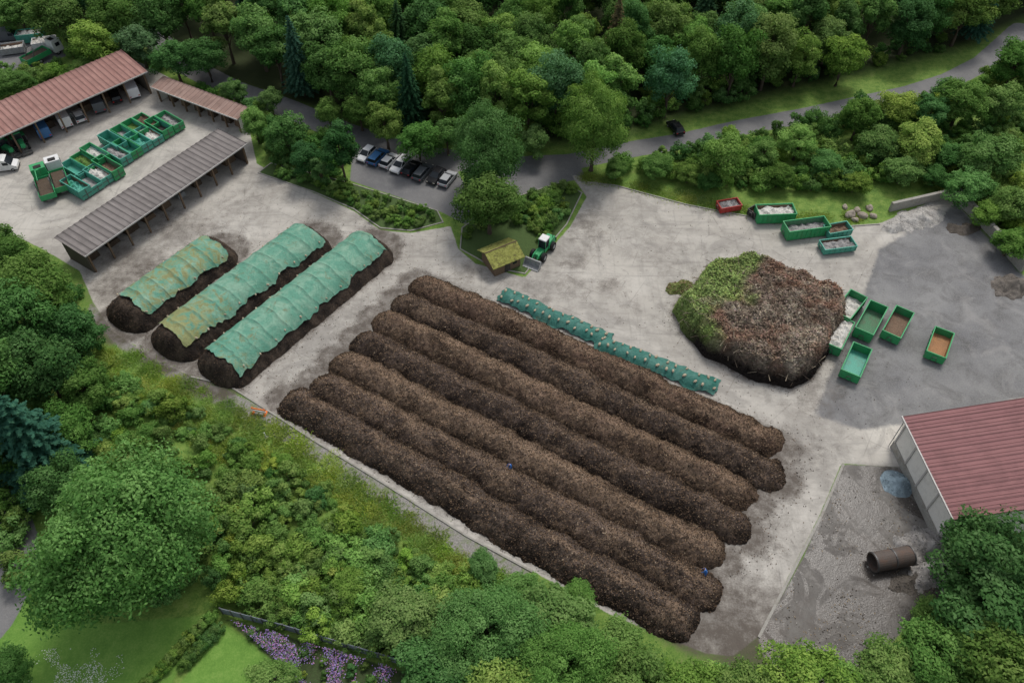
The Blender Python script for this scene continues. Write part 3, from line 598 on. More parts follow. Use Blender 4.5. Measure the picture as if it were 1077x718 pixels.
for i, (p0, p1, w, Hm) in enumerate(PILES):
    a = gp(*p0); b = gp(*p1); L = float(np.hypot(*(b-a))); ang = math.atan2((b-a)[1], (b-a)[0])
    def hb(s, t, L=L, w=w, Hm=Hm, i=i):
        e = np.maximum(np.maximum(-s+.8, s-(L-.8)), 0)
        r = np.sqrt((np.abs(t)/(w/2))**2.4+(e/2.6)**2)
        return Hm*(1-np.clip(r, 0, 1.4)**2.2)
    hf = lambda s, t, hb=hb: np.clip(hb(s, t)+.8*fbm(s, t, .6, 3, 5)+.35*fbm(s, t, 3, 3, 7), -.3, 9)
    def cf(s, t, h):
        m = np.clip(.5+2*fbm(s, t, .9, 3, 12), 0, 1)[..., None]; return np.array((.028, .023, .02))*(1-m)+np.array((.085, .065, .05))*m
    heap('compost_pile', a, ang, -2.6, L+2.6, -w/2-1, w/2+1, .16, hf, cf, M_COMP, (9000, .04, .13, [(.03, .025, .02), (.09, .06, .04), (.12, .085, .06)], .8, .05))
    ol = [lambda s, t: .6+0*s, lambda s, t, L=L: np.clip(1.15-s/L*2.4, .08, .98), lambda s, t, L=L: np.clip(.35-s/L, .05, .5)][i]
    drape('green_tarpaulin_cover', a, ang, .6 if i else 1.6, L-.2, w*.39, lambda s, t, hb=hb: np.maximum(hb(s, t), 0)+.2, M_TARP, ol, 2.7, 70+i*5, off=.16, rib=.12)
    pts_ = [(s+rng.uniform(-.5, .5), sg*w*rng.uniform(.34, .38)) for s in np.arange(2, L-.5, 2.6) for sg in (-1, 1)]
    bagrow('sand_bag_row', a, ang, pts_, lambda s, t, hb=hb: hb(s, t)+.2, .7)
for i, (p0, p1) in enumerate(COV):
    a = gp(*p0, .4); b = gp(*p1, .4); L = float(np.hypot(*(b-a))); ang = math.atan2((b-a)[1], (b-a)[0])
    hb = lambda s, t, L=L: np.maximum(.8*(1-(np.abs(t)/1.55)**2)*np.clip(np.minimum(s+.3, L+.3-s)/1.2, 0, 1), 0)
    drape('covered_compost_row', a, ang, 0, L, 1.5, hb, M_TARPD, None, 5.0, 90+i*7, off=.05)
    bagrow('sand_bag_row', a, ang, [(s+rng.uniform(-.4, .4), t) for s in np.arange(.6, L-.4, 1.35) for t in (-.85+.5*rng.random(), .9-.5*rng.random())], hb, .95)

# green waste heap
hc = HEAPP.mean(0); hp = HEAPP-hc
def hh(s, t):
    s = np.asarray(s); t = np.asarray(t); Pq = np.stack([s.ravel(), t.ravel()], 1); d = psd(Pq, hp).reshape(s.shape)+1.3*fbm(s, t, .35, 4, 3)
    h = np.where(d > 0, 3.7*np.clip(d/1.35, 0, 1)**.7, d*.5)
    return np.clip(h+np.clip(d, 0, 1)*(1.6*fbm(s, t, .22, 4, 8)+1.3*fbm(s, t, 1.0, 4, 1)), -.3, 9)
def hmix(s, t, h):
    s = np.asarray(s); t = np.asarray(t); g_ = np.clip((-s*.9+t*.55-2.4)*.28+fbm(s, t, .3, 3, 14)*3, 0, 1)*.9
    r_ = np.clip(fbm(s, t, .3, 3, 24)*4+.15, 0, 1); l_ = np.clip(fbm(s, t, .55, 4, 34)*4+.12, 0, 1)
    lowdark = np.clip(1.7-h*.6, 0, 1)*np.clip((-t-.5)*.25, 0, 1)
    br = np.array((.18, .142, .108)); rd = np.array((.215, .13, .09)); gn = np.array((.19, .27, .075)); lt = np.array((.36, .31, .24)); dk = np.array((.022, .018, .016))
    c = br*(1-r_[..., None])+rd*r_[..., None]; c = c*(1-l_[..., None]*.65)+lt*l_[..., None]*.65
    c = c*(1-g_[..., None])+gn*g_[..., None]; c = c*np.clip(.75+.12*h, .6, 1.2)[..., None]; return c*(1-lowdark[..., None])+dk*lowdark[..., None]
def hpal(s, t, h): return np.clip(hmix(s, t, h)*rng.uniform(.5, 1.55, (len(s), 1))*rng.uniform(.92, 1.08, (len(s), 3)), .01, .6)
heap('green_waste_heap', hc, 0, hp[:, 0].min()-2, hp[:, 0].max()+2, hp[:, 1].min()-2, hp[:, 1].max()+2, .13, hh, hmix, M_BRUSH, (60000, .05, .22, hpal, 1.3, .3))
mb = MB()
for k in range(700):
    s = rng.uniform(hp[:, 0].min(), hp[:, 0].max()); t = rng.uniform(hp[:, 1].min(), hp[:, 1].max()); h = float(hh(np.array([s]), np.array([t]))[0])
    if h < .8: continue
    a = rng.uniform(0, 6.28); L = rng.uniform(.4, 1.5); dz = rng.uniform(-.25, .35); mb.tube([(s-L*math.cos(a), t-L*math.sin(a), h+.1-dz), (s, t, h+.22), (s+L*math.cos(a), t+L*math.sin(a), h+.12+dz)], [.045, .035, .015], 4, int(rng.integers(2)))
mb.obj('brushwood_branches', [paint('branch_wood', (.34, .28, .2), .9), paint('dark_branch', (.12, .09, .065), .9)], (*hc, 0))
q = gp(717, 303)
heap('grass_clippings_pile', q, .3, -2.6, 2.6, -1.8, 1.8, .15, lambda s, t: .9*(1-np.hypot(s/2.3, t/1.5))+.7*fbm(s, t, 1, 3, 4), lambda s, t, h: np.array((.17, .21, .07))*(1+fbm(s, t, .8, 3, 2)[..., None]), M_BRUSH, (900, .06, .2, [(.13, .18, .04), (.24, .23, .1), (.2, .14, .08)], 1, .1))
def cone(name, u, v, r, h, col, seed, chips=500, ratio=1.0, rg=1.0):
    q = gp(u, v)
    def hf(s, t):
        s2 = s+2.2*rg*fbm(s, t, .35, 3, seed+20); t2 = t+2.2*rg*fbm(s, t, .35, 3, seed+40)
        return np.clip(h*(1-np.hypot(s2/r, t2/(r*ratio)))+rg*1.3*fbm(s, t, .9, 4, seed)*h*.6, -.2, 9)
    heap(name, q, .4, -r*1.7, r*1.7, -r*1.7, r*1.7, .14, hf, lambda s, t, hh_: np.array(col)*(1+.8*fbm(s, t, .8, 3, seed)[..., None]), M_GRAV, (chips, .04, .14, [tuple(np.array(col)*k) for k in (.6, 1, 1.5)], 1, .04))
cone('blue_gravel_pile', 943, 509, 1.9, 1.3, (.24, .31, .35), 3, 500, 1, .4)
cone('rubble_pile', 965, 229, 5.0, 1.0, (.42, .40, .37), 5, 4500, .45)
cone('rubble_pile', 943, 237, 3, .8, (.42, .40, .37), 8, 1800, .6)
cone('gravel_pile', 1066, 303, 3.2, 1.6, (.17, .15, .13), 6, 900, .7)
cone('soil_pile', 958, 612, 2.6, .5, (.12, .105, .09), 9, 1500, .6)
cone('grey_rubble_pile', 974, 576, 2.8, 1.6, (.27, .255, .24), 10, 1800, .8)
cone('grey_rubble_pile', 980, 602, 2.8, 1.3, (.33, .31, .29), 15, 1800, .8)
cone('soil_pile', 1012, 240, 3, .9, (.14, .12, .10), 13, 900, .5)

# ------------------------------------------------------------------ common paints
GREEN = paint('green_container_paint', (.04, .33, .12), .5); TURQ = paint('turquoise_container_paint', (.08, .36, .27), .5); RED = paint('red_paint', (.42, .04, .035), .5)
WHITE = paint('white_paint', (.72, .72, .70), .4, .06, dk=.15); GREYM = paint('galvanised_steel', (.35, .36, .36), .5, metal=.3); RUST = paint('rusty_floor', (.19, .125, .085), .85, .4); GIN = paint('worn_green_interior', (.10, .23, .13), .8, .4, dk=.6)
ORANGE = paint('orange_fill', (.36, .19, .09), .8); DARK = paint('dark_interior', (.05, .045, .04), .85); GLASS = paint('window_glass', (.02, .025, .03), .12, .1, dk=0)
CONCM = paint('cast_concrete', (.34, .325, .29), .9, .2, dk=.6); WOOD = paint('weathered_wood', (.16, .11, .07), .85); STEEL = paint('steel', (.12, .12, .12), .5, metal=.5)
BLACK = paint('black_plastic', (.025, .025, .027), .5); CREAM = paint('rendered_wall', (.80, .77, .70), .9, .06, dk=.2); LIGHT = paint('lamp_lens', (.8, .75, .6), .2, 0, dk=0); TAIL = paint('tail_lamp', (.5, .02, .02), .3, 0, dk=0)
PALE = paint('pale_plasterboard', (.62, .6, .55), .9, .3); SOILF = paint('soil_fill', (.09, .065, .045), .95, .4); GRNF = paint('garden_cuttings', (.10, .18, .04), .95, .5); TRIM = paint('metal_trim', (.5, .48, .45), .5); GREYF = paint('grey_rubble_fill', (.3, .29, .28), .95, .4)

def container(p0, p1, col=None, fill=None, fh=.5, W=2.45, H=1.9, name='roll_off_container', inner=None, z=0, L=None):
    c, ang, L0 = ends(p0, p1); L = L or L0; col = col or GREEN; inner = inner or RUST
    mb = MB(); x0, x1 = -L/2, L/2; y0, y1 = -W/2, W/2
    for y in (-.55, .55): mb.box(x0+.05, x1-.05, y-.08, y+.08, .08, .24, 3)
    mb.box(x0, x1, y0, y1, .24, .30, 0); mb.box(x0+.07, x1-.07, y0+.07, y1-.07, .302, .34, 1)
    for y in (y0, y1-.06): mb.box(x0, x1, y, y+.06, .302, H, 0)
    for x in (x0, x1-.06): mb.box(x, x+.06, y0+.062, y1-.062, .302, H-.002, 0)
    mb.box(x0+.062, x1-.062, y0+.062, y0+.07, .342, H-.1, 1); mb.box(x0+.062, x1-.062, y1-.07, y1-.062, .342, H-.1, 1)
    n = max(4, int(L/.75))
    for i in range(n+1):
        x = x0+.05+(L-.18)*i/n
        mb.box(x, x+.08, y0-.08, y0-.001, .25, H-.02, 0); mb.box(x, x+.08, y1+.001, y1+.08, .25, H-.02, 0)
    for y in (y0-.09, y1-.04): mb.box(x0-.03, x1+.03, y, y+.13, H+.001, H+.1, 0)
    for x in (x0-.03, x1-.1): mb.box(x, x+.13, y0+.042, y1-.042, H+.001, H+.098, 0)
    mb.tube([(x0-.12, -.35, .4), (x0-.25, -.2, 1.2), (x0-.25, .2, 1.2), (x0-.12, .35, .4)], [.05]*4, 6, 3)
    mb.box(x1+.001, x1+.06, -.06, .06, .3, H-.1, 3); mb.box(x1+.001, x1+.05, y0+.1, y1-.1, .9, 1.0, 3)
    for y in (-.75, .75): mb.tube([(x1-.4, y-.1, .15), (x1-.4, y+.1, .15)], [.13, .13], 10, 3)
    if fill:
        nx_, ny_ = 20, 10; V = []; Fc = []; sd_ = rng.uniform(0, 99)
        for j in range(ny_):
            for i in range(nx_):
                x = x0+.08+(L-.16)*i/(nx_-1); y = y0+.08+(W-.16)*j/(ny_-1)
                b = math.sin(math.pi*i/(nx_-1))*math.sin(math.pi*j/(ny_-1)); V.append((x, y, .35+fh*(H-.35)+.45*b*fh+1.1*float(fbm([x+sd_], [y], 1.8, 3, 3)[0])*min(1, fh*2)))
        for j in range(ny_-1):
            for i in range(nx_-1): k = j*nx_+i; Fc.append((k, k+1, k+nx_+1, k+nx_))
        mb.add(V, Fc, 2)
    return mb.obj(name, [col, inner, fill or inner, STEEL], (*c, z), ang, bevel=.015)
container((798, 231), (828, 230), GREEN, PALE, .7, H=2.0, L=6.0); container((789, 229), (796, 225), BLACK, SOILF, .5, H=1.2, L=1.6, W=1.6, name='skip')
container((822, 249), (868, 243), GREEN, GREYF, .4, H=2.0, L=6.8, inner=GIN); container((863, 264), (895, 260), TURQ, GREYF, .5, H=1.2, L=5.2, W=2.2, name='skip_container'); container((754, 222), (777, 218), RED, GREYF, .6, H=1.2, L=3.6, W=1.9, name='skip_container')
container((868, 248), (890, 244), TURQ, RUST, .4, H=1.3, L=4.0, W=2.0, name='skip_container')
container((884, 337), (896, 322), GREEN, PALE, .3, L=5.5, inner=GIN); container((871, 373), (886, 343), GREEN, PALE, .85, L=5.8, H=1.7); container((903, 360), (921, 327), GREEN, None, .15, L=6.3, inner=GIN)
container((932, 362), (949, 331), GREEN, RUST, .06, L=5.8, H=1.6, inner=GIN); container((890, 402), (904, 370), GREEN, None, .1, L=5.6, H=1.6, inner=TURQ); container((979, 383), (990, 352), GREEN, ORANGE, .1, L=5.2, H=1.5, inner=ORANGE)
for (u, v, col, fill) in [(126, 168, TURQ, GREYF), (137, 161, GREEN, None), (148, 154, TURQ, TURQ), (159, 147, TURQ, PALE), (170, 140, GREEN, DARK), (181, 133, GREEN, GREYF), (134, 148, GREEN, GREYF), (145, 141, GREEN, GRNF), (156, 134, GREEN, RUST), (122, 155, TURQ, None),
                          (84, 203, TURQ, TURQ), (95, 196, TURQ, GREYF), (106, 189, TURQ, PALE), (117, 182, GREEN, RUST), (82, 183, TURQ, None), (93, 176, GREEN, GRNF), (104, 169, GREEN, PALE)]:
    container((u-12, v-7), (u+12, v+7), col, fill, rng.uniform(.15, .7), L=rng.uniform(4.8, 5.6), W=2.0, H=rng.uniform(1.3, 2.0), inner=[RUST, GIN, TURQ][rng.integers(3)])
container((25, 44), (44, 42), TURQ, PALE, .8, L=5); container((42, 50), (56, 48), WHITE, PALE, .8, L=4.5, H=1.4); container((8, 56), (22, 54), GREYM, PALE, .5, L=4.5, H=1.4)

# ------------------------------------------------------------------ vehicles
def car(u, v, ang, col, kind='hatch', name='parked_car'):
    mb = MB(); c = gp(u, v)
    L, W, H = dict(hatch=(4.1, 1.75, 1.48), estate=(4.6, 1.8, 1.5), van=(5.2, 2.0, 2.3))[kind]; a, b = -L/2, L/2
    if kind == 'van':
        prof = [(a, .35), (b, .35), (b, .95), (b-.75, 1.25), (b-1.5, 2.15), (b-1.9, H), (a+.1, H), (a, 2.1)]
        mb.prism(prof, -W/2, W/2, 0)
        mb.hexa([(b-1.46, -W*.46, 2.13), (b-.72, -W*.48, 1.27), (b-.72, W*.48, 1.27), (b-1.46, W*.46, 2.13)], [(b-1.42, -W*.46, 2.16), (b-.68, -W*.48, 1.30), (b-.68, W*.48, 1.30), (b-1.42, W*.46, 2.16)], 1)
        for s in (-1, 1): mb.box(b-2.0, b-1.1, s*W/2-.012, s*W/2+.012, 1.3, 1.85, 1)
    else:
        mb.prism([(a, .3), (b, .3), (b, .62), (b-.15, .78), (b-1.0, .93), (a+.2, .96), (a, .85)], -W/2, W/2, 0)
        zb = .935; rx0 = a+(.55 if kind == 'hatch' else .3); rx1 = b-1.95
        mb.hexa([(a+.12, -W*.46, zb), (b-1.05, -W*.46, zb), (b-1.05, W*.46, zb), (a+.12, W*.46, zb)], [(rx0, -W*.37, H-.05), (rx1, -W*.37, H-.05), (rx1, W*.37, H-.05), (rx0, W*.37, H-.05)], 1)
        mb.box(rx0-.04, rx1+.04, -W*.385, W*.385, H-.048, H, 0, .05)
        for s in (-1, 1):
            mb.tube([(b-1.05, s*W*.455, zb+.02), (rx1, s*W*.375, H-.04)], [.04, .04], 5, 0); mb.tube([(-.15, s*W*.462, zb+.02), (-.2, s*W*.375, H-.04)], [.04, .04], 5, 0)
            mb.box(b-1.25, b-1.1, s*(W/2+.1)-.09, s*(W/2+.1)+.09, .95, 1.07, 0)
    for s in (-1, 1):
        for x in (a+.8, b-.8): mb.wheel(x, s*(W/2-.09), .32, .22, 2, 3)
        mb.box(b-.02, b+.015, s*W*.36-.17, s*W*.36+.17, .6, .74, 4); mb.box(a-.015, a+.02, s*W*.38-.14, s*W*.38+.14, .66, .86, 5)
    mb.box(a-.05, a+.01, -W*.46, W*.46, .32, .5, 2); mb.box(b-.01, b+.05, -W*.46, W*.46, .3, .48, 2)
    return mb.obj(name, [col, GLASS, BLACK, GREYM, LIGHT, TAIL], (*c, .005), ang, bevel=.05)
CB = paint('blue_car_paint', (.05, .16, .35), .3, .05, dk=.05); CK = paint('black_car_paint', (.015, .015, .018), .25, .05, dk=.05); CS = paint('silver_car_paint', (.42, .43, .44), .3, .05, dk=.05); CW = paint('white_car_paint', (.75, .75, .75), .3, .04, dk=.05); CG = paint('grey_car_paint', (.1, .11, .12), .3, .05, dk=.05)
ra = gp(387, 168); rb = gp(470, 194); pa = math.atan2((rb-ra)[1], (rb-ra)[0])+math.pi/2
for i, (u, v, c_, kd) in enumerate([(386, 165, CW, 'hatch'), (398, 168, CB, 'estate'), (410, 172, CW, 'hatch'), (422, 176, CW, 'estate'), (433, 180, CK, 'hatch'), (445, 184, CG, 'estate'), (459, 188, CK, 'hatch'), (471, 191, CS, 'hatch')]):
    car(u, v, pa+rng.uniform(-.04, .04)+(math.pi if i % 3 == 0 else 0), c_, kd)
car(710, 137, 1.9, CK, 'hatch', 'dark_car')
car(68, 129, 2.2, WHITE, 'van', 'white_van'); car(84, 125, 2.2, WHITE, 'hatch', 'white_car'); car(4, 178, .2, WHITE, 'van', 'white_van'); car(10, 42, 0.1, CG, 'van', 'grey_van')
car(104, 113, 2.1, CG, 'van', 'grey_van'); car(122, 104, 2.1, CK, 'estate', 'dark_car'); car(46, 140, 2.2, CB, 'van', 'blue_van'); car(140, 98, 2.1, CW, 'van', 'white_van')

def loader(u, v, ang):
    mb = MB(); c = gp(u, v)
    for x in (-1.4, 1.5):
        for s in (-1, 1): mb.wheel(x, s*.95, .72, .5, 2, 4)
    mb.box(-2.7, -.5, -.75, .75, .75, 1.75, 0, .1); mb.box(-2.85, -2.71, -.8, .8, .6, 1.3, 2); mb.box(-.5, .5, -.6, .6, .6, 1.3, 0)
    mb.box(.52, 2.1, -.5, .5, .6, 1.35, 0, .05)
    mb.box(-.85, .45, -.62, .62, 1.31, 2.85, 1, .08); mb.box(-.95, .5, -.68, .68, 2.852, 3.0, 3, .08)
    for x in (-.8, .4):
        for s in (-1, 1): mb.tube([(x, s*.62, 1.3), (x*.92, s*.56, 2.86)], [.05, .05], 6, 0)
    for s in (-1, 1):
        mb.tube([(1.0, s*.42, 1.45), (2.3, s*.42, 1.35), (3.1, s*.42, .55)], [.13, .13, .1], 6, 0); mb.tube([(1.2, s*.3, .95), (2.4, s*.3, .8)], [.07, .05], 6, 4)
    mb.tube([(-2.2, .45, 1.7), (-2.2, .45, 2.3)], [.06, .06], 7, 2)
    pr = [(3.0, .1), (4.1, .08), (4.12, .14), (3.15, .22), (3.05, 1.1), (3.3, 1.25), (3.22, 1.33), (2.9, 1.15)]
    mb.prism(pr, -1.3, 1.3, 4)
    for s in (-1.31, 1.26): mb.prism([(2.95, .1), (4.05, .1), (3.3, 1.25), (2.92, 1.1)], s, s+.05, 4)
    return mb.obj('wheel_loader', [GREEN, GLASS, M_TYRE, WHITE, GREYM], (*c, 0), ang, bevel=.03)
_, la, _ = ends((562, 276), (586, 246)); loader(571, 266, la+math.pi)
def tractor(u, v, ang, name='tractor'):
    mb = MB(); c = gp(u, v)
    for s in (-1, 1): mb.wheel(-1, s*.9, .85, .5, 2, 3); mb.wheel(1.4, s*.8, .55, .4, 2, 3)
    mb.box(.1, 2.1, -.42, .42, .8, 1.6, 0, .06); mb.box(-1.5, .1, -.5, .5, .7, 1.4, 0); mb.box(-1.4, .08, -.65, .65, 1.41, 2.6, 1, .1); mb.box(-1.5, .15, -.7, .7, 2.602, 2.75, 0, .08)
    for s in (-1, 1): mb.box(-1.8, -.3, s*.9-.28, s*.9+.28, 1.72, 1.8, 0, .04)
    mb.tube([(1.2, .5, 1.3), (1.2, .5, 2.4)], [.05, .05], 6, 4)
    mb.tube([(2.0, .3, 1), (2.8, .3, .6)], [.07, .07], 6, 4); mb.tube([(2.0, -.3, 1), (2.8, -.3, .6)], [.07, .07], 6, 4); mb.box(2.7, 3.4, -.9, .9, .2, .5, 4)
    return mb.obj(name, [GREEN, GLASS, M_TYRE, CREAM, STEEL], (*c, 0), ang, bevel=.02)
tractor(24, 154, -.9); tractor(8, 160, -.6)
def truck(u, v, ang, cab=None, crane=True):
    mb = MB(); c = gp(u, v)
    for x in (-2.6, -1.4, 2.6):
        for s in (-1, 1): mb.wheel(x, s*1.0, .5, .34, 2, 3)
    mb.box(-4, 3.4, -.45, .45, .65, .9, 4); mb.box(2.0, 4.0, -1.2, 1.2, .6, 2.9, 0, .08); mb.box(3.93, 4.02, -1.05, 1.05, 1.7, 2.5, 1); mb.box(2.6, 3.5, -1.215, -1.1, 1.7, 2.4, 1); mb.box(2.6, 3.5, 1.1, 1.215, 1.7, 2.4, 1)
    mb.box(3.98, 4.08, -1.15, 1.15, .5, .9, 2); mb.box(2.3, 3.2, -.6, .6, 2.902, 3.0, 2, .05)
    for s in (-1, 1): mb.box(4.08, 4.11, s*.9-.15, s*.9+.15, .65, .82, 5)
    mb.box(-4, 1.3, -1.2, 1.2, .92, 1.05, 6)
    for y in (-1.2, 1.13): mb.box(-4, 1.3, y, y+.07, 1.052, 1.9, 6)
    mb.box(-4, -3.93, -1.128, 1.128, 1.052, 1.9, 6); mb.box(1.23, 1.3, -1.128, 1.128, 1.052, 1.9, 6); mb.box(-3.9, 1.2, -1.1, 1.1, 1.06, 1.6, 7, .12)
    for s in (-1, 1): mb.tube([(-2.8, s*1.1, 1.3), (-1.9, s*1.1, 2.9), (-1.2, s*1.0, 2.95)], [.1, .1, .08], 6, 4)
    if crane: mb.tube([(1.65, 0, .95), (1.65, 0, 3.0), (.2, .3, 3.9), (-1.6, .5, 3.2)], [.16, .14, .11, .08], 8, 6)
    return mb.obj('skip_truck', [cab or WHITE, GLASS, M_TYRE, GREYM, STEEL, LIGHT, GREEN, SOILF], (*c, 0), ang, bevel=.02)
truck(50, 200, 2.1, GREEN); truck(65, 192, 2.1, WHITE, False)
truck(47, 62, 1.0, WHITE, False)

# ------------------------------------------------------------------ sheds
def roofmat(name, c, c2, period=1.0):
    g = G(name); o = g.obj(); s = g.n('ShaderNodeSeparateXYZ'); g.put(s.inputs[0], o)
    wn = g.n('ShaderNodeTexWhiteNoise'); wn.noise_dimensions = '1D'; g.put(wn.inputs['W'], g.math('FLOOR', g.math('DIVIDE', s.outputs[0], period)))
    col = g.mix(g.rng(wn.outputs[0], 0, 1, 0, .45), c, c2)
    col = g.mix(g.rng(g.noise(o, .35, 6, .7, .5), .45, .7, 0, .6), col, tuple(x*.6 for x in c))
    col = g.mix(g.rng(g.noise(g.map(o, (3, .3, 1)), 1, 4, .7), .52, .7, 0, .4), col, tuple(min(1, x*1.4) for x in c2))
    col = g.mix(g.math('LESS_THAN', g.math('FRACT', g.math('DIVIDE', s.outputs[0], period)), .13), col, tuple(x*.55 for x in c))
    g.col(col); g.rough(.75); return g.m
def shed(name, f0, f1, bk, hf_, hb_, rmat, posts=8, wall=None, per=1.0, amp=.05, stuff=True):
    a = gp(*f0, hf_); b = gp(*f1, hf_); q = gp(*bk, hb_); d = b-a; L = float(np.hypot(*d)); d /= L; n = np.array([-d[1], d[0]])
    D = float((q-a)@n)
    sgn = 1 if D > 0 else -1; D = abs(D); ang = math.atan2(d[1], d[0])
    par = empty(name, (*a, 0), ang)
    Y = lambda y: sgn*y
    nx_ = int(L/per*6)+1; xx = np.linspace(-.4, L+.4, nx_); yy = np.linspace(0, D, 8); XX, YY = np.meshgrid(xx, yy)
    zt = hf_+(hb_-hf_)*YY/D+amp*np.sin(XX*2*math.pi/per)
    V = np.stack([XX.ravel(), sgn*YY.ravel(), zt.ravel()], 1); V2 = V.copy(); V2[:, 2] -= .09
    I = np.arange(XX.size).reshape(XX.shape); Q = np.stack([I[:-1, :-1], I[:-1, 1:], I[1:, 1:], I[1:, :-1]], -1).reshape(-1, 4)
    bd = np.concatenate([I[0, :], I[1:, -1], I[-1, ::-1][1:], I[::-1, 0][1:-1]]); bd2 = np.roll(bd, -1); nV = len(V)
    Qs = np.stack([bd, bd2, bd2+nV, bd+nV], 1)
    me = mesh_np('roof', np.vstack([V, V2]), np.vstack([Q, Q[:, ::-1]+nV, Qs]), [rmat], smooth=True)
    link('roof', me, parent=par)
    mb = MB()
    yb0, yb1 = sorted((Y(D-.5), Y(D-.65))); mb.box(0, L, yb0, yb1, 0, hb_-.35, 0)
    for x in (0.02, L-.17):
        z1 = hf_-.2; z2 = hb_-.38; ya, yb = Y(.6), Y(D-.66)
        mb.hexa([(x, ya, 0), (x+.15, ya, 0), (x+.15, yb, 0), (x, yb, 0)], [(x, ya, z1), (x+.15, ya, z1), (x+.15, yb, z2), (x, yb, z2)], 0)
    mb.obj('walls', [wall], parent=par)
    mb = MB()
    for i in range(posts+1):
        x = .3+(L-.6)*i/posts; y0, y1 = sorted((Y(.45), Y(.7))); mb.box(x-.12, x+.12, y0, y1, 0, hf_-.28, 0)
        ya, yb = Y(.3), Y(D-.7); za, zb = hf_-.26, hb_-.36
        mb.hexa([(x-.07, ya, za), (x+.07, ya, za), (x+.07, yb, zb), (x-.07, yb, zb)], [(x-.07, ya, za+.14), (x+.07, ya, za+.14), (x+.07, yb, zb+.2), (x-.07, yb, zb+.2)], 0)
    y0, y1 = sorted((Y(-.02), Y(-.12))); mb.box(-.4, L+.4, y0, y1, hf_-.2, hf_+.02, 1)
    mb.obj('posts_and_beams', [WOOD, TRIM], parent=par)
    if stuff:
        mb = MB()
        for i in range(posts):
            x = .6+(L-.6)*(i+.2)/posts; w_ = (L/posts)*rng.uniform(.35, .65); y0, y1 = sorted((Y(D*.45), Y(D-.8))); mb.box(x, x+w_, y0, y1, 0, rng.uniform(.7, 1.8), int(rng.integers(3)), .12)
        mb.obj('stored_material', [GREYM, SOILF, WOOD], parent=par)
    return par
R_RED = roofmat('red_brown_roof', (.30, .155, .13), (.38, .225, .19)); R_GREY = roofmat('fibre_cement_roof', (.18, .16, .15), (.27, .245, .23)); R_BRN = roofmat('brown_roof', (.28, .18, .145), (.38, .27, .23))
M_SHEDW = paint('shed_boards', (.13, .11, .09), .9)
shed('machine_shed', (-70, 175), (153, 76), (0, 106), 4.6, 5.6, R_RED, 9, M_SHEDW)
shed('storage_shed', (160, 92), (248, 125), (178, 82), 3.2, 3.7, R_BRN, 6, CREAM)
shed('open_bay_shed', (91, 268), (258, 152), (56, 250), 4.0, 4.4, R_GREY, 9, M_SHEDW)

# hall lower right
a = gp(950, 437, 6.0); b = gp(1004, 546, 6.0); d = (b-a); L = float(np.hypot(*d)); d /= L; ang = math.atan2(d[1], d[0])
hall = empty('industrial_hall', (*a, 0), ang); W_ = 34.0
R_HALL = roofmat('maroon_metal_roof', (.26, .12, .12), (.29, .14, .135), 1.0)
mb = MB()
mb.box(.5, L-.5, .5, .75, 0, 5.6, 0); mb.box(.5, L-.5, W_-.75, W_-.5, 0, 5.6, 0)
for x in (.5, L-.75): mb.hexa([(x, .75, 0), (x+.25, .75, 0), (x+.25, W_-.75, 0), (x, W_-.75, 0)], [(x, .75, 5.6), (x+.25, .75, 5.6), (x+.25, W_-.75, 5.6), (x, W_-.75, 5.6)], 0)
mb.box(.45, L-.45, .40, .497, 0, 1.3, 1)
for i in range(5): mb.box(.6+i*(L-1.4)/4, .8+i*(L-1.4)/4, .36, .497, 1.31, 5.5, 2)
mb.obj('walls', [CREAM, CONCM, TRIM], parent=hall)
rise = 2.4; mb = MB()
for sgn, y0, y1 in ((1, 0, W_/2), (-1, W_, W_/2)):
    mb.hexa([(0, y0, 5.75), (L, y0, 5.75), (L, y1, 5.75+rise), (0, y1, 5.75+rise)], [(0, y0, 5.9), (L, y0, 5.9), (L, y1, 5.9+rise), (0, y1, 5.9+rise)], 0)
    n = int(L/.5)
    for i in range(n+1):
        x = .05+(L-.14)*i/n; mb.hexa([(x, y0, 5.902), (x+.07, y0, 5.902), (x+.07, y1, 5.902+rise), (x, y1, 5.902+rise)], [(x+.01, y0, 5.95), (x+.06, y0, 5.95), (x+.06, y1, 5.95+rise), (x+.01, y1, 5.95+rise)], 0)
mb.obj('roof', [R_HALL], parent=hall)
mb = MB(); mb.box(-.08, L+.08, -.16, -.003, 5.72, 5.9, 0); mb.box(-.12, -.003, 0, W_/2, 5.6, 5.72, 0)
mb.tube([(-.1, W_/2, 5.98+rise), (L+.1, W_/2, 5.98+rise)], [.12, .12], 8, 1)
mb.tube([(.3, .3, .1), (.3, .3, 5.6)], [.06, .06], 8, 0)
mb.obj('gutter_and_ridge', [TRIM, R_HALL], parent=hall)

# hut with mossy roof
gm = G('mossy_roof'); o = gm.obj(); gm.col(gm.ramp(gm.noise(o, 2.2, 6, .7), [(.35, (.13, .11, .05)), (.5, (.25, .26, .06)), (.65, (.38, .38, .12))])); gm.rough(.95); gm.bump(gm.noise(o, 6, 4), .8, .1)
hc2, ha, hl = ends((508, 281), (545, 266)); hut = empty('wooden_hut', (*gp(527, 277), 0), ha)
mb = MB(); hx, hy = 2.2, 1.9
for s in (-1, 1): mb.box(-hx, hx, s*hy-.06, s*hy+.06, 0, 2.2, 0)
for s in (-1, 1):
    mb.prism([(-hy+.06, 0), (hy-.06, 0), (hy-.06, 2.2), (0, 3.1), (-hy+.06, 2.2)], -.06, .06, 0)
    k = 10; n0 = len(mb.v)-k
    for i in range(n0, len(mb.v)): x, y, z = mb.v[i]; mb.v[i] = (y+s*(hx-.06), x, z)
mb.box(-.5, .45, -hy-.1, -hy-.062, 0, 1.95, 1); mb.box(.9, 1.6, -hy-.09, -hy-.062, 1.0, 1.7, 2)
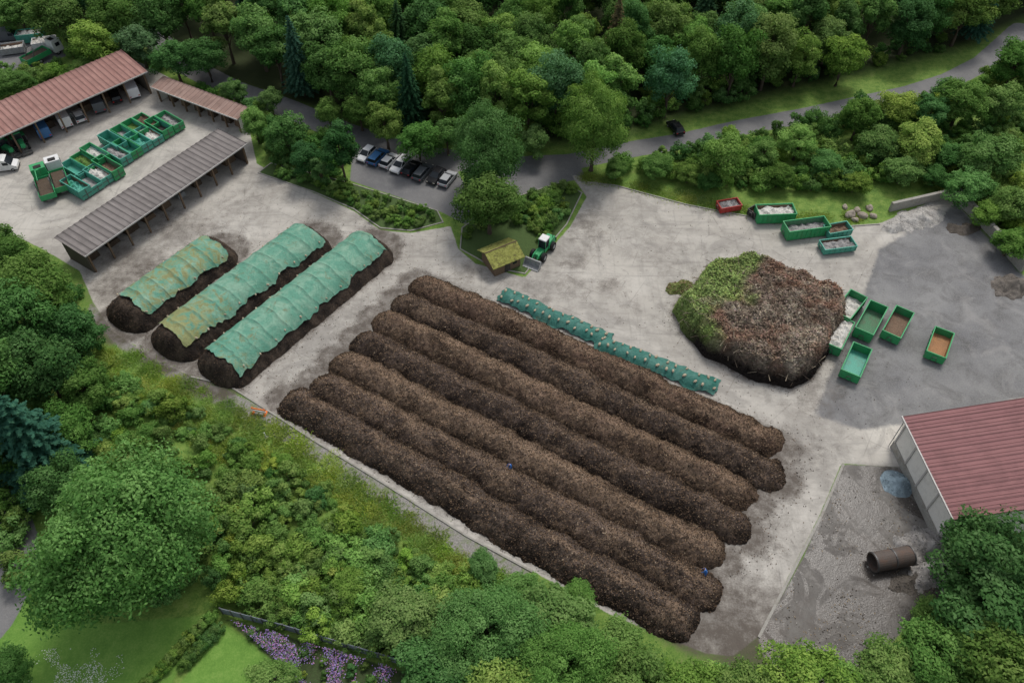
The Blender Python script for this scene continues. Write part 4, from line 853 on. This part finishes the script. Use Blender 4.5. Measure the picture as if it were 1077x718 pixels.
mb.obj('walls', [WOOD, DARK, GLASS], parent=hut)
mb = MB()
for s in (-1, 1): mb.hexa([(-hx-.5, s*(hy+.55), 1.98), (hx+.5, s*(hy+.55), 1.98), (hx+.5, 0, 3.22), (-hx-.5, 0, 3.22)], [(-hx-.5, s*(hy+.55), 2.1), (hx+.5, s*(hy+.55), 2.1), (hx+.5, 0, 3.36), (-hx-.5, 0, 3.36)], 0)
mb.tube([(-hx-.5, 0, 3.36), (hx+.5, 0, 3.36)], [.09, .09], 6, 1)
mb.obj('roof', [gm.m, WOOD], parent=hut)

# ------------------------------------------------------------------ walls, kerbs, fence, drum
mb = MB()
sweep(mb, GP([(935, 222), (1001, 207), (1040, 246), (1074, 286)]), .5, 0, 1.7, 0); mb.obj('concrete_retaining_wall', [CONCM])
wl = GP([(1001, 207), (1074, 286)]); mb = MB(); dd = wl[1]-wl[0]; LL = np.hypot(*dd); n = int(LL/1.6)
for i in range(n): pq = wl[0]+dd*(i+.06)/n; p2 = wl[0]+dd*(i+.94)/n; sweep(mb, [pq, p2], .62, 1.72, 2.2, 0)
mb.obj('concrete_block_coping', [CONCM])
for nm, pl in (('island_kerb', ISL1), ('island_kerb', ISL2)): mb = MB(); sweep(mb, pl, .18, 0, .13, 0, True); mb.obj(nm, [CONCM])
mb = MB(); sweep(mb, GP([(200, 396), (240, 405), (290, 437), (330, 463), (400, 506), (490, 563), (560, 601)]), .22, 0, .12, 0); mb.obj('yard_kerb', [CONCM])
mb = MB(); sweep(mb, GP([(618, 192), (650, 196), (720, 215), (760, 223), (830, 235), (880, 239), (925, 236)]), .18, 0, .13, 0); mb.obj('yard_kerb', [CONCM])
mb = MB(); sweep(mb, GP([(887, 488), (864, 542), (798, 670)]), .3, 0, .1, 0); sweep(mb, GP([(951, 440), (948, 492)]), .25, 0, .12, 0); mb.obj('drainage_kerb', [CONCM])
c, an, L = ends((912, 596), (956, 588)); mb = MB(); r = 1.1; n = 28; V = []
Lh = 2.3
for x in (-Lh, Lh):
    for rr in (r, r-.09):
        V += [(x, rr*math.cos(6.2832*j/n), r+rr*math.sin(6.2832*j/n)) for j in range(n)]
Fc = []
for j in range(n):
    k = (j+1) % n; Fc += [(j, k, k+2*n, j+2*n), (j+n, j+3*n, k+3*n, k+n), (j, j+n, k+n, k), (j+2*n, k+2*n, k+3*n, j+3*n)]
mb.add(V, Fc, 0)
for x in (-Lh+.05, 0, Lh-.15):
    V = []
    for xx in (x, x+.12):
        for rr in (r+.001, r+.06): V += [(xx, rr*math.cos(6.2832*j/n), r+rr*math.sin(6.2832*j/n)) for j in range(n)]
    mb.add(V, [f for j in range(n) for k in [(j+1) % n] for f in ((j+n, k+n, k+3*n, j+3*n), (j, j+n, k+n, k), (j+2*n, k+2*n, k+3*n, j+3*n))], 1)
mb.obj('steel_drum', [paint('dark_rusty_steel', (.10, .08, .068), .7, dirt=(.15, .08, .05), dk=.7), STEEL], (*c, 0), an)
def rock(u, v, r, nm='boulder', m=None):
    bm = bmesh.new(); bmesh.ops.create_icosphere(bm, subdivisions=3, radius=r); o_ = rng.uniform(0, 90)
    for vv in bm.verts:
        c_ = vv.co; k = 1+.9*float(fbm([c_.x*1.3/r+o_], [c_.y*1.3/r+c_.z/r], 1, 3, 3)[0]); vv.co = Vector((c_.x*k*1.2, c_.y*k*.85, c_.z*k*.75))
    me = bpy.data.meshes.new(nm); bm.to_mesh(me); bm.free(); me.materials.append(m or CONCM); link(nm, me, (*gp(u, v), r*.4), rng.uniform(0, 6))
RK = paint('sandstone', (.36, .31, .25), .9)
for u, v, r in [(893, 227, .8), (901, 222, .6), (907, 228, .7), (914, 220, .6), (888, 219, .5), (918, 228, .5), (899, 232, .5)]: rock(u, v, r, m=RK)
mb = MB(); fl = GP([(235, 645), (300, 662), (380, 686), (440, 704), (520, 730)])
sweep(mb, fl, .06, .1, 1.5, 0)
for i in range(len(fl)-1):
    for k in range(6): q = fl[i]+(fl[i+1]-fl[i])*k/6; mb.box(q[0]-.07, q[0]+.07, q[1]-.07, q[1]+.07, 0, 1.62, 1)
mb.obj('garden_fence', [paint('grey_fence_panel', (.2, .23, .26), .7), STEEL])
hd = empty('garden_hedge')
for l in ([(150, 726), (176, 700), (205, 668), (226, 648)], [(196, 700), (215, 680), (234, 660)]):
    g_ = GP(l)
    for i in range(len(g_)-1):
        for k in range(6): q = g_[i]+(g_[i+1]-g_[i])*k/6; put('hedge_section', SHRB[rng.integers(5)], q[0], q[1], 2.6, 1.3, 1.6, 1.7, ['b', 'd'][int(l[0][0] > 180)], hd)
fb = empty('flower_bed')
scatter('bed_shrub', BEDF, 50, 1.2, .8, 1.7, ['b', 'n', 'd', 'y'], (), par=fb, margin=.5)
def specks(name, poly, n, cols, z0, z1, size, clump=.35):
    lo = poly.min(0); hi = poly.max(0); c = rng.uniform(lo, hi, (n*4, 2)); ok = (psd(c, poly) > .2) & (fbm(c[:, 0], c[:, 1], clump, 2, 6)+rng.normal(size=len(c))*.08 > .02); c = c[ok][:n]; m = len(c)
    C = np.stack([c[:, 0], c[:, 1], rng.uniform(z0, z1, m)], 1); V, Q = leaf_quads(C, np.array([0, 0, 1.])+rng.normal(size=(m, 3))*.4, rng.uniform(size*.6, size*1.3, m))
    cc = np.array(cols)[rng.integers(len(cols), size=m)]; return link(name, mesh_np(name, V, Q, [colmat(name+'_petals', 6, .8, .9, 1.1, 0)], None, None, dict(col=np.repeat(cc, 4, axis=0))))
specks('purple_flowers', BEDF, 9000, [(.25, .17, .42), (.36, .25, .52), (.46, .22, .38), (.33, .22, .46), (.12, .22, .06)], .4, 1.2, .09, .6)
specks('white_meadow_flowers', GP([(40, 680), (130, 680), (140, 740), (20, 740)]), 1000, [(.7, .7, .65)], .15, .35, .07, .5)
c, an, _ = ends((265, 433), (281, 436)); mb = MB(); OR = paint('orange_plastic', (.75, .2, .04), .5, .1, dk=.1)
mb.box(-.95, .95, -.06, .06, .75, 1.0, 0); mb.box(-.95, .95, -.06, .06, .35, .6, 1)
for x in (-.8, .8): mb.tube([(x, .1, 0), (x, .1, 1.1)], [.05, .05], 8, 0); mb.box(x-.15, x+.15, -.4, .55, 0, .1, 0)
mb.obj('orange_barrier', [OR, WHITE], (*c, 0), an)
mb = MB(); mb.tube([(0, 0, 0), (0, 0, 1.1)], [.06, .06], 8, 0); mb.box(-.25, .25, -.25, .25, 0, .08, 1); mb.obj('marker_post', [WHITE, CONCM], (*gp(280, 460), 0))

# ------------------------------------------------------------------ people
SKIN = paint('skin', (.5, .3, .2), .6, .05, dk=0); BLUE = paint('blue_overall', (.04, .17, .5), .8, .15, dk=.1); BOOT = paint('black_boots', (.02, .02, .02), .6); HAIR = paint('brown_hair', (.07, .04, .02), .8)
def person(x, y, z, ang, reach=.55):
    J = [(0, 0, .93), (0, .05, 1.1), (0, .17, 1.27), (0, .28, 1.40), (0, .33, 1.49), (0, .38, 1.58), (0, .42, 1.70)]
    Rd = [.15, .14, .15, .13, .062, .095, .085]; E = [(i, i+1) for i in range(6)]
    for s in (-1, 1):
        k = len(J); J += [(s*.1, .0, .86), (s*.12, .10+.06*s, .5), (s*.12, .02+.1*s, .1), (s*.13, .2+.1*s, .05)]; Rd += [.11, .075, .05, .045]; E += [(0, k), (k, k+1), (k+1, k+2), (k+2, k+3)]
        k = len(J); J += [(s*.19, .25, 1.36), (s*.25, .38, 1.12), (s*.2, reach, .98), (s*.18, reach+.08, .93)]; Rd += [.07, .05, .035, .035]; E += [(3, k), (k, k+1), (k+1, k+2), (k+2, k+3)]
    me = bpy.data.meshes.new('body'); me.from_pydata(J, E, []); o = bpy.data.objects.new('body', me); scene.collection.objects.link(o)
    o.modifiers.new('Skin', 'SKIN')
    if not me.skin_vertices: return None
    for i, r in enumerate(Rd): me.skin_vertices[0].data[i].radius = (r, r*.85)
    me.skin_vertices[0].data[0].use_root = True
    ss = o.modifiers.new('S', 'SUBSURF'); ss.levels = 2; ss.render_levels = 2
    dg = bpy.context.evaluated_depsgraph_get(); em = bpy.data.meshes.new_from_object(o.evaluated_get(dg)); bpy.data.objects.remove(o)
    em.materials.clear()
    for m in (BLUE, SKIN, BOOT, HAIR): em.materials.append(m)
    for f in em.polygons:
        c = f.center; mi = 0
        if c.z > 1.47: mi = 1 if (c.y > .40 and c.z < 1.67) or c.z < 1.53 else 3
        elif c.y > reach-.01 and c.z < 1.05 and c.z > .8: mi = 1
        elif c.z < .16: mi = 2
        f.material_index = mi; f.use_smooth = True
    par = empty('worker', (x, y, z), ang); link('body', em, parent=par)
    mb = MB()
    for s in (-1, 1):
        hx, hy, hz = s*.18, reach+.08, .93
        for j, ln in enumerate((.065, .08, .085, .075)):
            ox = hx+(j-1.5)*.02; mb.tube([(ox, hy+.0, hz-.01), (ox, hy+.03+ln*.4, hz-.03), (ox, hy+.03+ln*.6, hz-.03-ln*.5), (ox, hy+.02+ln*.5, hz-.03-ln*.85)], [.010, .0095, .009, .007], 6, 0)
        mb.tube([(hx-s*.025, hy-.02, hz), (hx-s*.055, hy+.02, hz-.02), (hx-s*.05, hy+.05, hz-.05)], [.012, .011, .008], 6, 0)
        mb.tube([(s*.035, .505, 1.64), (s*.035, .515, 1.64)], [.012, .008], 6, 2); mb.tube([(s*.095, .41, 1.60), (s*.108, .41, 1.64)], [.02, .02], 6, 0)
    mb.tube([(0, .49, 1.64), (0, .52, 1.605)], [.01, .018], 6, 0); mb.tube([(-.03, .495, 1.57), (.03, .495, 1.57)], [.008, .008], 6, 1)
    mb.obj('hands_and_face', [SKIN, RED, BLACK], parent=par)
    mb = MB(); mb.tube([(-.22, reach+.1, .95), (.2, reach+.14, .93), (.5, reach+.6, .05)], [.018, .018, .018], 6, 0); mb.tube([(.5, reach+.6, .1), (.54, reach+.66, -.05)], [.02, .09], 8, 1); mb.obj('sampling_probe', [WOOD, STEEL], parent=par)
    return par
def row_z(x, y):
    dg = bpy.context.evaluated_depsgraph_get(); hit, loc, *_ = scene.ray_cast(dg, Vector((x, y, 30)), Vector((0, 0, -1))); return loc.z if hit else 0
try:
    for (u, v, an_, rc) in [(537, 489, 2.6, .55), (743, 602, 1.2, .55)]:
        x, y = gp(u, v, 1.6); z = row_z(x, y); x, y = gp(u, v, z+.8); z = row_z(x, y); person(x, y, z-.04, an_, rc); print('worker z', z)
except Exception as ex: print('person', ex)

# ------------------------------------------------------------------ light & camera
w = bpy.data.worlds.new('World'); scene.world = w; w.use_nodes = True; nt = w.node_tree; nt.nodes.clear()
sk = nt.nodes.new('ShaderNodeTexSky'); sk.sky_type = 'NISHITA'; sk.sun_disc = False; sk.sun_elevation = math.radians(58); sk.sun_rotation = math.radians(24); sk.air_density = 1.0; sk.dust_density = 3.0
hs = nt.nodes.new('ShaderNodeHueSaturation'); hs.inputs['Saturation'].default_value = .4
bg = nt.nodes.new('ShaderNodeBackground'); bg.inputs[1].default_value = .15; wo = nt.nodes.new('ShaderNodeOutputWorld')
nt.links.new(sk.outputs[0], hs.inputs['Color']); nt.links.new(hs.outputs[0], bg.inputs[0]); nt.links.new(bg.outputs[0], wo.inputs[0])
sl = bpy.data.lights.new('sun', 'SUN'); sl.energy = 1.5; sl.angle = math.radians(15); sl.color = (1, .96, .9)
so = bpy.data.objects.new('sun', sl); scene.collection.objects.link(so)
el, az = math.radians(58), math.radians(24); sv = Vector((math.sin(az)*math.cos(el), math.cos(az)*math.cos(el), math.sin(el))); so.rotation_euler = sv.to_track_quat('Z', 'Y').to_euler(); so.location = sv*150
scene.view_settings.view_transform = 'Standard'; scene.view_settings.look = 'None'; scene.view_settings.exposure = 0
cd = bpy.data.cameras.new('camera'); co = bpy.data.objects.new('camera', cd); scene.collection.objects.link(co); scene.camera = co
cd.sensor_width = 36; cd.lens = F/1077*36; cd.clip_end = 8000; cd.clip_start = 1
co.location = (0, 0, CH); co.rotation_euler = (math.pi/2-PITCH, 0, 0)
print('objects', len(bpy.data.objects), 'forest', len(pts))
